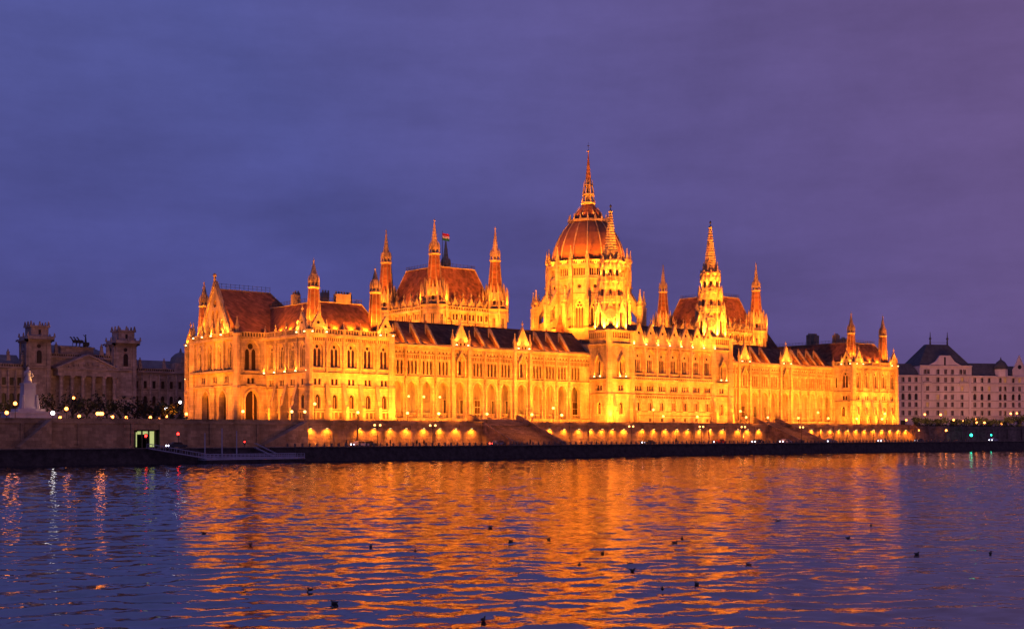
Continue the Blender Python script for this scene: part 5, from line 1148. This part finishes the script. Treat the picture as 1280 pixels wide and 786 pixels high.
sheet(m_, fm_, [(TXa, 23), (TXb, 23), (TXb, 27.5), (TXa, 27.5)], [], 0.0); course(m_, fm_, TXa, TXb, 27.2, 0.6, 0.8); balus(m_, fm_, TXa, TXb, 27.8, 1.2, 0, 0.4, 0.9)
obj('wall', m_, mus)
for xc in [TXa+8, TXb-8]+[TXa+12+4.4*i for i in range(3)]: putf('window', WM2.me, mus, fm_, xc, 9, 0.35)
pw = PXb-PXa; mp_ = MB(M); fq = Fr(0, MY-5, B, 0)
mp_.box(fq, PXa, PXb, 0, 6.2, -5, 0.6); obj('portico_base', mp_, mus); mp_ = MB(M); mp_.box(fq, PXa-0.3, PXb+0.3, 20.2, 22.6, -5, 0.5); mp_.box(fq, PXa-0.8, PXb+0.8, 22.6, 23.2, -5, 1.0)
mp_.prism(fq, [(PXa-0.8, 23.2), (PXb+0.8, 23.2), ((PXa+PXb)/2, 28.3)], -5, 0.2); 
for sg, xx in ((1, PXa-1.0), (-1, PXb+1.0)):
    q = [(xx, 23.2), (xx+sg*0.9, 23.2), ((PXa+PXb)/2, 28.1), ((PXa+PXb)/2, 28.9)]; P = [fq.pt(u, v, w) for w in (-5, 1.0) for u, v in q]; mp_.add(P, [(0,1,2,3),(4,5,6,7),(0,1,5,4),(1,2,6,5),(2,3,7,6),(3,0,4,7)])
for i in range(9): mp_.ball((PXa+PXb)/2+(i-4)*1.9, MY-5.3, B+23.9+max(0, 2-abs(i-4)*0.5)*0.6, 0.55, n=6, k=4, sz=1.6-abs(i-4)*0.15)
obj('portico', mp_, mus)
colm = MB(M); colm.fr_(0, 0, 0, 0.5, 1.0, 1.0, 4, pi/4); colm.fr_(0, 0, 0.5, 12.8, 0.78, 0.64, 14); colm.fr_(0, 0, 12.8, 13.6, 0.7, 1.05, 8); colm.fr_(0, 0, 13.6, 14.0, 1.15, 1.15, 4, pi/4); COLM = colm.mesh('column', smooth=False)
for i in range(6): put('column', COLM, mus, (PXa+1.2+(pw-2.4)*i/5, MY-5, B+6.2))
for i, xc in enumerate((TXa, TXb)):
    t_ = MB(M); f_ = Fr(xc, MY-2, B, 0); s = 4.3; z0_, z1_ = 0, 33.5
    for ang, ox, oy in ((0, -s, -s+2), (-pi/2, -s, s+2), (pi/2, s, -s+2), (pi, s, s+2)):
        fr = Fr(xc+ox, MY-2+oy, B, ang)
        facade(t_, fr, 0, 2*s, 0, 12, [(WM1, s, 5)] if ang == 0 else [], mus); sheet(t_, fr, [(0, 12), (2*s, 12), (2*s, 22), (0, 22)], [], 0)
        facade(t_, fr, 0, 2*s, 22, 33.5, [(WTW, s, 24.5)] if ang in (0, -pi/2) and 'WTW' in globals() else [], mus)
        for v, h_, w_ in ((22.8, 0.6, 0.6), (32.6, 0.5, 0.5), (33.1, 0.6, 1.2), (12, 0.5, 0.4)): course(t_, fr, -w_, 2*s+w_, v, h_, w_)
        for u in (0.8, 2*s-0.8): t_.box(fr, u-0.6, u+0.6, 0, 32.6, 0.002, 0.4)
        t_.box(fr, s-1.0, s+1.0, 24.6, 29.6, 0.0, 0.05, 'glass'); hood(t_, fr, sh(arch(2.0, 5, 1), s, 24.6), 0.35, 0.0, 0.3); t_.prism(fr, circ(0.8, s, 31.2, 10), 0, 0.06, 'glass')
    t_.fr_(xc, MY-2, B+33.7, B+34.9, 7.2, 7.0, 4, pi/4); t_.box(Fr(xc, MY-2, B, 0), -3.3, 3.3, 34.9, 38.3, -3.3, 3.3); t_.box(Fr(xc, MY-2, B, 0), -3.8, 3.8, 38.3, 39.0, -3.8, 3.8)
    for a_ in (-1, 0, 1):
        for b2 in (-1, 0, 1):
            if a_ or b2: t_.fr_(xc+a_*3.3, MY-2+b2*3.3, B+39, B+40.6, 0.6, 0.25, 4, pi/4); t_.fr_(xc+a_*5, MY-2+b2*5, B+34.6, B+36.2, 0.5, 0.2, 4, pi/4)
    t_.box(Fr(xc, MY-2, B, 0), -0.5, 0.5, 35.6, 37.4, 3.31, 3.35, 'glass'); obj('tower', t_, mus)
q_ = MB('museum_roof'); xm = (TXa+TXb)/2
hipz = B+28.5; q_.add([(TXa+3, MY+1, hipz), (TXb-3, MY+1, hipz), (TXb-8, MY+12, B+33), (TXa+8, MY+12, B+33), (TXb-3, MY+28, hipz), (TXa+3, MY+28, hipz)], [(0, 1, 2, 3), (1, 4, 2), (0, 3, 5), (3, 2, 4, 5)])
for a, b in ((ML, TXa-4), (TXb+4, MR)): q_.add([(a, MY+1, B+23.2), (b, MY+1, B+23.2), (b, MY+9, B+28.2), (a, MY+9, B+28.2), (b, MY+22, B+28.2), (a, MY+22, B+28.2)], [(0, 1, 2, 3), (3, 2, 4, 5)])
q_.box(Fr(xm, MY+2, B, 0), -6.5, 6.5, 27.5, 31.5, -5, 0, M); q_.box(Fr(xm, MY+2, B, 0), -7, 7, 31.5, 32, -5.4, 0.4, M); obj('roof', q_, mus)
ch = MB('iron'); zt = B+32    # chariot group on the attic
for k in (-1.3, 0, 1.3):
    ch.ball(xm+k-0.2, MY+0.5, zt+2.0, 0.7, n=8, k=5, sx=1.5); ch.tube((xm+k-1.0, MY+0.5, zt+2.3), (xm+k-1.7, MY+0.5, zt+3.5), 0.3, 0.2); ch.ball(xm+k-1.9, MY+0.4, zt+3.5, 0.28, n=6, k=4, sx=1.5)
    for u in (-0.9, 0.7): ch.tube((xm+k+u, MY+0.5, zt+1.7), (xm+k+u-0.2, MY+0.5, zt), 0.16, 0.1)
ch.box(Fr(xm+3.2, MY+1, zt, 0), -1, 1, 0.6, 1.8, -0.9, 0.9, 'iron'); ch.tube((xm+3, MY+1, zt+1.8), (xm+3, MY+1, zt+4.2), 0.45, 0.2); ch.ball(xm+3, MY+1, zt+4.6, 0.35, n=6, k=4); ch.tube((xm+3, MY+1, zt+3.8), (xm+2, MY+1, zt+4.8), 0.14, 0.1)
for sg in (-1, 1): ch.tube((xm+3.2, MY+1+sg*1.0, zt+0.8), (xm+3.2, MY+1+sg*1.2, zt+0.8), 0.8, n=12)
obj('chariot_statue', ch, mus)
stt = MB(M); stt.fr_(0, 0, 0, 1.6, 1.0, 0.8, 4, pi/4); stt.lathe(0, 0, [(0.75, 1.6), (0.6, 2.6), (0.65, 3.3), (0.2, 3.8)], 8); stt.ball(0, 0, 4.1, 0.32, n=6, k=4); STM = stt.mesh('roof_statue')
for x_, z_ in ((TXa+5.5, 29), (TXb-5.5, 29), (TXb+6, 24.3), (at(175, MY), 24.3), (at(205, MY), 24.3), (at(228, MY), 25.5), (at(10, MY), 25.5), (at(28, MY), 24.3), (xm-9, 29), (xm+9, 29)): put('roof_statue', STM, mus, (x_, MY, B+z_))
pv = MB(M); xq = at(231, MY); pv.box(Fr(xq, MY, B, 0), -4.5, 4.5, 23, 27.0, -9, 0.3); pv.lathe(xq, MY+4, [(4.6, B+27), (4.0, B+29.5), (2.4, B+31), (0.6, B+31.8), (0.2, B+33.4)], 10, m='museum_roof'); obj('corner_pavilion', pv, mus)

# ------------------------------------------------------------------ apartment block at the right
AD = 585.0
def awf(px, dep): l = (px-640)/FL*dep; return CX+dep*sin(AZ)+l*cos(AZ), CY+dep*cos(AZ)-l*sin(AZ)
ax_, ay_ = awf(1119, AD-6); bx_, by_ = awf(1292, AD+8); alen = sqrt((bx_-ax_)**2+(by_-ay_)**2); aang = atan2(by_-ay_, bx_-ax_)
fa = Fr(ax_, ay_, B, aang); ap = empty('apartment_building', (ax_, ay_, B)); tag(ap, 'large pale pinkish apartment block with dark mansard roof and two thin roof spikes', 'building')
k_ = alen/173.0
def U(px): return (px-1119)*k_
def V(py): return CZ+(HOR-py)/FL*AD-B
AP = 'plaster'; WA = Win(rect(1.5, 2.2), None, 0.25, 0.2, True, stone=AP, bars=((0, 0, 2.2, 0.05),)); WAL = Win(rect(1.5, 2.2), None, 0.25, 0.2, True, stone=AP, glass='window_lit', bars=((0, 0, 2.2, 0.05),))
WAA = Win(arch(1.7, 3.0, 0.9), None, 0.3, 0.2, True, stone=AP); WS = Win(rect(3.0, 3.0), None, 0.4, 0.2, False, stone=AP, glass='shop_lit', bars=((0, 0, 3, 0.08),)); WSD = Win(rect(2.6, 3.0), None, 0.4, 0.2, False, stone=AP)
m_ = MB(AP); rws = [(0, 5.4), (5.4, 9.3), (9.3, 12.9), (12.9, 16.9), (16.9, 20.9), (20.9, 24.7)]
cols = [(1128.5, 0), (1136.5, 0), (1144.5, 0), (1158.6, 1), (1171.5, 1), (1181, 1), (1189.5, 1), (1201.5, 1), (1217.5, 0), (1226.5, 0), (1235.5, 0), (1249.6, 0), (1255.6, 0), (1266, 0), (1274, 0), (1282, 0)]
rnd = random.Random(3)
for r, (v0, v1) in enumerate(rws):
    ws = []
    for j, (p, c) in enumerate(cols):
        if r == 0: ws.append((rnd.choice((WS, WSD, WS)) if j % 2 else WSD, U(p), 0.9))
        elif r == 3 and not c: ws.append((WAA, U(p), v0+0.6))
        else: ws.append((WAL if rnd.random() < (0.25 if c else 0.08) else WA, U(p), v0+0.9))
    if r == 0: ws = [w for i, w in enumerate(ws) if i % 2 == 0]
    facade(m_, fa, 0, alen, v0, v1, ws, ap)
    course(m_, fa, 0, alen, v0-0.1, 0.3 if r not in (2, 5) else 0.5, 0.3 if r not in (2, 5) else 0.6) if r else None
c0_, c1_ = U(1149), U(1213.5)
facade(m_, fa, c0_, c1_, 24.7, 29.5, [(WA, U(p), 25.6) for p in (1155.5, 1159.5, 1171.5, 1181, 1189.5, 1200, 1204.5)], ap)
course(m_, fa, 0, alen, 24.5, 0.5, 0.9); course(m_, fa, c0_, c1_, 29.2, 0.5, 0.7)
g0, g1 = U(1164), U(1197); gp = [(g0-2, 29.5), (g1+2, 29.5), (g1-2.0, 31.5), ((g0+g1)/2+2.6, 34.4), ((g0+g1)/2-2.6, 34.4), (g0+2.0, 31.5)]
m_.prism(fa, gp, -0.8, 0.05); m_.box(fa, U(1179), U(1181), 29.8, 33.6, 0.0, 0.12, 'glass')
m_.box(fa, 0, alen, 0, 24.7, -18, -17.8)
for p in (1152, 1211): m_.box(fa, U(p)-0.5, U(p)+0.5, 5.4, 24.5, 0.002, 0.5)
for u_, d in ((c0_, 1), (c1_, -1)): m_.box(fa, min(u_, u_+d*0.3), max(u_, u_+d*0.3), 24.7, 29.4, -16, -0.01)
obj('wall', m_, ap)
q_ = MB('slate')
def mans(u0, u1, v0, v1, iu, iw=5.5, dep=17.5):
    P = [fa.pt(u, v, w) for (u, v, w) in ((u0, v0, -0.5), (u1, v0, -0.5), (u1, v0, -dep), (u0, v0, -dep), (u0+iu, v1, -iw), (u1-iu, v1, -iw), (u1-iu, v1, -dep+iw), (u0+iu, v1, -dep+iw))]
    q_.add(P, [(0,1,5,4), (1,2,6,5), (2,3,7,6), (3,0,4,7), (4,5,6,7)])
mans(U(1121), c0_+1, 25.0, 30.6, 2.4); mans(c1_-1, U(1262), 25.0, 31.2, 2.0); mans(c0_, c1_, 29.6, 40.0, 7.9, 7.5)
mans(U(1262), alen, 25.0, 30.0, 2)
q_.tube(fa.pt(U(1173), 39.8, -8), fa.pt(U(1173), 46.0, -8), 0.45, 0.1); q_.tube(fa.pt(U(1194.5), 39.8, -8), fa.pt(U(1194.5), 46.0, -8), 0.45, 0.1)
for uu in (U(1173), U(1194.5)): q_.ball(*fa.pt(uu, 42.8, -8), 0.6, n=6, k=4)
q_.tube(fa.pt(U(1173), 41.0, -8), fa.pt(U(1194.5), 41.0, -8), 0.08, n=4); obj('roof', q_, ap)
tr = MB(AP); p_ = fa.pt(U(1252.5), 0, -1.5); tr.fr_(p_[0], p_[1], B+24.7, B+28.2, 3.2, 3.1, 8); tr.lathe(p_[0], p_[1], [(3.3, B+28.2), (3.1, B+29.8), (2.0, B+31.6), (0.4, B+32.8), (0.1, B+34)], 10, m='slate'); obj('corner_turret', tr, ap)
gb = MB(AP); gb.prism(fa, [(U(1266), 24.7), (U(1282), 24.7), (U(1282), 28), (U(1277), 32), (U(1274), 35), (U(1271), 32), (U(1266), 28)], -0.8, 0.1); gb.prism(fa, circ(1.0, U(1274), 29.3), 0.1, 0.14, 'glass'); obj('gable', gb, ap)
for p in (1157, 1202): 
    bl = MB(AP); bl.box(fa, U(p)-2.2, U(p)+2.2, 20.9, 21.2, 0.01, 1.2); balus(bl, fa, U(p)-2.2, U(p)+2.2, 21.2, 1.0, 1.0, 1.2, 0.6); obj('balcony', bl, ap)

# ------------------------------------------------------------------ trees
def tree(px, Y, h, r, label, seed, group=None, dens=420, trunk=0.35, z0=B-0.1, thick=1.0):
    rd = random.Random(seed); x = at(px, Y); t = empty('tree', (x, Y, z0)); tag(t, label, 'tree', group)
    tk = MB('bark'); tk.tube((0, 0, 0), (0.1, 0, h*trunk), 0.035*h, 0.022*h, n=7); tips = []
    for i in range(9):
        a = rd.uniform(0, 2*pi); e = rd.uniform(0.35, 1.2); L_ = rd.uniform(0.35, 0.55)*h
        p0 = Vector((0.05, 0, h*trunk*rd.uniform(0.75, 1.0))); p1 = p0+Vector((cos(a)*cos(e)*r*0.75, sin(a)*cos(e)*r*0.75, sin(e)*L_)); tk.tube(p0, p1, 0.014*h, 0.005*h, n=5)
        for j in range(4):
            a2 = a+rd.uniform(-1, 1); q0 = p0+(p1-p0)*rd.uniform(0.4, 0.9); q1 = q0+Vector((cos(a2)*r*0.4, sin(a2)*r*0.4, rd.uniform(0.05, 0.2)*h)); tk.tube(q0, q1, 0.006*h, 0.002*h, n=4); tips.append(q1)
        tips.append(p1)
    put('trunk', tk.mesh('trunk'), t, (x, Y, z0)); cr_ = MB('leaf')
    for i in range(dens):
        c = rd.choice(tips); s = rd.gauss(0, 1)
        p = Vector((c.x+rd.gauss(0, 0.16)*r, c.y+rd.gauss(0, 0.16)*r, c.z+rd.gauss(0, 0.07)*h)); q = 0.28*thick*rd.uniform(0.6, 1.4)
        ax = Vector((rd.gauss(0, 1), rd.gauss(0, 1), rd.gauss(0, 1))).normalized(); bx = ax.orthogonal().normalized(); by = ax.cross(bx)
        cr_.add([p+bx*q, p+by*q*0.7, p-bx*q, p-by*q*0.7], [(0, 1, 2, 3)])
    put('crown', cr_.mesh('crown'), t, (x, Y, z0))
for i, (px, Y, h, r, d) in enumerate(((42, 12, 4.2, 2.6, 900), (50, 14, 3.6, 2.4, 800), (32, 12, 3.2, 2.2, 600))):
    tree(px, Y, h, r, ['round dark bush-like tree right behind the monument base', 'low spreading dark tree on the right flank of the monument', 'smallest dark tree directly at the monument foot'][i], 11+i, dens=d, trunk=0.15)
TL = 'sparse dark tree standing in the square before the columned building'
for i, (px, Y, h, r) in enumerate(((68, 95, 11, 4.5), (90, 110, 12, 4.5), (108, 90, 10, 4), (133, 105, 12, 5), (150, 85, 9, 4), (168, 70, 9, 4), (180, 60, 8, 4), (192, 70, 8.5, 4), (205, 60, 8, 4), (216, 80, 9, 4), (226, 70, 8, 3.5), (14, 100, 10, 4.5), (2, 85, 9, 4))):
    tree(px, Y, h, r, TL, 30+i, 'trees in the square on the left', dens=260, thick=1.3)
TR = 'low dark street tree in front of the pale apartment block'
for i, (px, Y, h, r) in enumerate(((1150, 8, 5.5, 3.2), (1163, 10, 5, 3), (1178, 6, 5.5, 3), (1196, 8, 5, 3), (1212, 6, 5, 3), (1228, 4, 5.5, 3), (1244, 4, 5, 3), (1262, 2, 6, 3), (1275, 2, 7, 3.5))):
    tree(px, Y, h, r, TR, 60+i, 'street trees on the right', dens=420, thick=1.2)
# hedges along the tops of the walls
def hedge(a, b, Y, h, label):
    rd = random.Random(int(a)); m_ = MB('leaf'); n = int((b-a)*26)
    for i in range(n):
        p = Vector((rd.uniform(a, b), Y+rd.gauss(0, 0.5), B+abs(rd.gauss(0.45, 0.3))*h)); q = 0.3*rd.uniform(0.6, 1.3); ax = Vector((rd.gauss(0, 1), rd.gauss(0, 1), rd.gauss(0, 1))).normalized(); bx = ax.orthogonal().normalized(); by = ax.cross(bx)
        m_.add([p+bx*q, p+by*q*0.7, p-bx*q, p-by*q*0.7], [(0, 1, 2, 3)])
    o = obj('hedge', m_, org=((a+b)/2, Y, B)); tag(o, label, 'hedge')
hedge(at(85, -14), at(236, -14), -14, 1.7, 'low dark hedge above the underpass wall at the left')
hedge(at(1142, -14), at(1290, -14), -14, 1.6, 'low dark hedge along the wall top below the apartment block')

# ------------------------------------------------------------------ lights
for i, (loc, tgt, w, col, cone, blend, rad) in enumerate(LAMPS):
    l = bpy.data.lights.new('flood', 'SPOT'); l.energy = w*POWER if 'POWER' in globals() else w; l.color = col; l.spot_size = R(cone); l.spot_blend = blend; l.shadow_soft_size = rad
    o = bpy.data.objects.new('flood_or_fill_lamp', l); COL.objects.link(o); o.location = loc  # floodlights and added fill spots alike
    o.rotation_euler = (Vector(tgt)-Vector(loc)).to_track_quat('-Z', 'Y').to_euler()
sun = bpy.data.lights.new('sun', 'SUN'); sun.energy = 0.02; sun.angle = R(20); sun.color = (0.7, 0.6, 1.0)
so = bpy.data.objects.new('sun', sun); COL.objects.link(so); so.rotation_euler = (R(50), 0, R(-30))

# ------------------------------------------------------------------ dusk sky
w = bpy.data.worlds.new('World'); scene.world = w; w.use_nodes = True; nt = w.node_tree; nt.nodes.clear()
out = nt.nodes.new('ShaderNodeOutputWorld'); bg = nt.nodes.new('ShaderNodeBackground'); bg.inputs['Strength'].default_value = 1.0
tc = nt.nodes.new('ShaderNodeTexCoord'); sep = nt.nodes.new('ShaderNodeSeparateXYZ'); nt.links.new(tc.outputs['Generated'], sep.inputs[0])
gr = nt.nodes.new('ShaderNodeValToRGB'); nt.links.new(sep.outputs['Z'], gr.inputs['Fac'])
e = gr.color_ramp.elements; e[0].position = 0.0; e[0].color = (0.080, 0.055, 0.19, 1); e[1].position = 0.5; e[1].color = (0.085, 0.095, 0.31, 1)
for p, c in ((0.06, (0.070, 0.066, 0.235, 1)), (0.14, (0.076, 0.080, 0.285, 1)), (0.26, (0.084, 0.093, 0.31, 1))): x = e.new(p); x.color = c
# pinkish cast to the south (right of the picture), cloud texture
mp = nt.nodes.new('ShaderNodeMapping'); mp.inputs['Scale'].default_value = (2.2, 2.2, 9.0); nt.links.new(tc.outputs['Generated'], mp.inputs['Vector'])
n1 = nt.nodes.new('ShaderNodeTexNoise'); n1.inputs['Scale'].default_value = 1.7; n1.inputs['Detail'].default_value = 7; n1.inputs['Roughness'].default_value = 0.6; nt.links.new(mp.outputs[0], n1.inputs['Vector'])
dt = nt.nodes.new('ShaderNodeVectorMath'); dt.operation = 'DOT_PRODUCT'; dt.inputs[1].default_value = (cos(AZ), -sin(AZ), 0.55); nt.links.new(tc.outputs['Generated'], dt.inputs[0])
mr = nt.nodes.new('ShaderNodeMapRange'); mr.inputs[1].default_value = -0.05; mr.inputs[2].default_value = 0.62; nt.links.new(dt.outputs['Value'], mr.inputs[0])
mx1 = nt.nodes.new('ShaderNodeMix'); mx1.data_type = 'RGBA'; mx1.inputs[7].default_value = (0.145, 0.088, 0.23, 1); nt.links.new(mr.outputs[0], mx1.inputs[0]); nt.links.new(gr.outputs['Color'], mx1.inputs[6])
mr2 = nt.nodes.new('ShaderNodeMapRange'); mr2.inputs[1].default_value = 0.3; mr2.inputs[2].default_value = 0.7; mr2.inputs[3].default_value = 0.84; mr2.inputs[4].default_value = 1.12; nt.links.new(n1.outputs['Fac'], mr2.inputs[0])
n9 = nt.nodes.new('ShaderNodeTexNoise'); n9.inputs['Scale'].default_value = 14; n9.inputs['Detail'].default_value = 6; n9.inputs['Roughness'].default_value = 0.7; nt.links.new(tc.outputs['Generated'], n9.inputs['Vector'])
m9 = nt.nodes.new('ShaderNodeMapRange'); m9.inputs[1].default_value = 0.3; m9.inputs[2].default_value = 0.7; m9.inputs[3].default_value = 0.94; m9.inputs[4].default_value = 1.04; nt.links.new(n9.outputs['Fac'], m9.inputs[0])
mm = nt.nodes.new('ShaderNodeMath'); mm.operation = 'MULTIPLY'; nt.links.new(m9.outputs[0], mm.inputs[0]); nt.links.new(mr2.outputs[0], mm.inputs[1])
ml = nt.nodes.new('ShaderNodeVectorMath'); ml.operation = 'SCALE'; nt.links.new(mx1.outputs[2], ml.inputs[0]); nt.links.new(mm.outputs[0], ml.inputs['Scale'])
# faint physical twilight added on top
sk = nt.nodes.new('ShaderNodeTexSky'); sk.sky_type = 'NISHITA'; sk.sun_disc = False; sk.sun_elevation = R(-4); sk.sun_rotation = R(150)
sc2 = nt.nodes.new('ShaderNodeVectorMath'); sc2.operation = 'SCALE'; sc2.inputs['Scale'].default_value = 0.05; nt.links.new(sk.outputs[0], sc2.inputs[0])
ad = nt.nodes.new('ShaderNodeVectorMath'); ad.operation = 'ADD'; nt.links.new(ml.outputs[0], ad.inputs[0]); nt.links.new(sc2.outputs[0], ad.inputs[1])
nt.links.new(ad.outputs[0], bg.inputs['Color']); nt.links.new(bg.outputs[0], out.inputs[0])

# ------------------------------------------------------------------ camera, render
cam = bpy.data.cameras.new('camera'); co = bpy.data.objects.new('camera', cam); COL.objects.link(co); scene.camera = co
co.location = (CX, CY, CZ); co.rotation_euler = (pi/2, 0, -AZ); cam.sensor_width = 36; cam.lens = FL/1280*36; cam.shift_y = (HOR-393)/1280; cam.clip_end = 12000; cam.clip_start = 1
scene.view_settings.view_transform = 'Standard'; scene.view_settings.look = 'None'; scene.view_settings.gamma = 1; scene.view_settings.exposure = 0
scene.render.engine = 'CYCLES'; scene.cycles.use_denoising = True; scene.cycles.max_bounces = 5; scene.cycles.diffuse_bounces = 2; scene.cycles.glossy_bounces = 3
scene.cycles.sample_clamp_indirect = 6; scene.cycles.use_light_tree = True; scene.cycles.caustics_reflective = False; scene.cycles.caustics_refractive = False
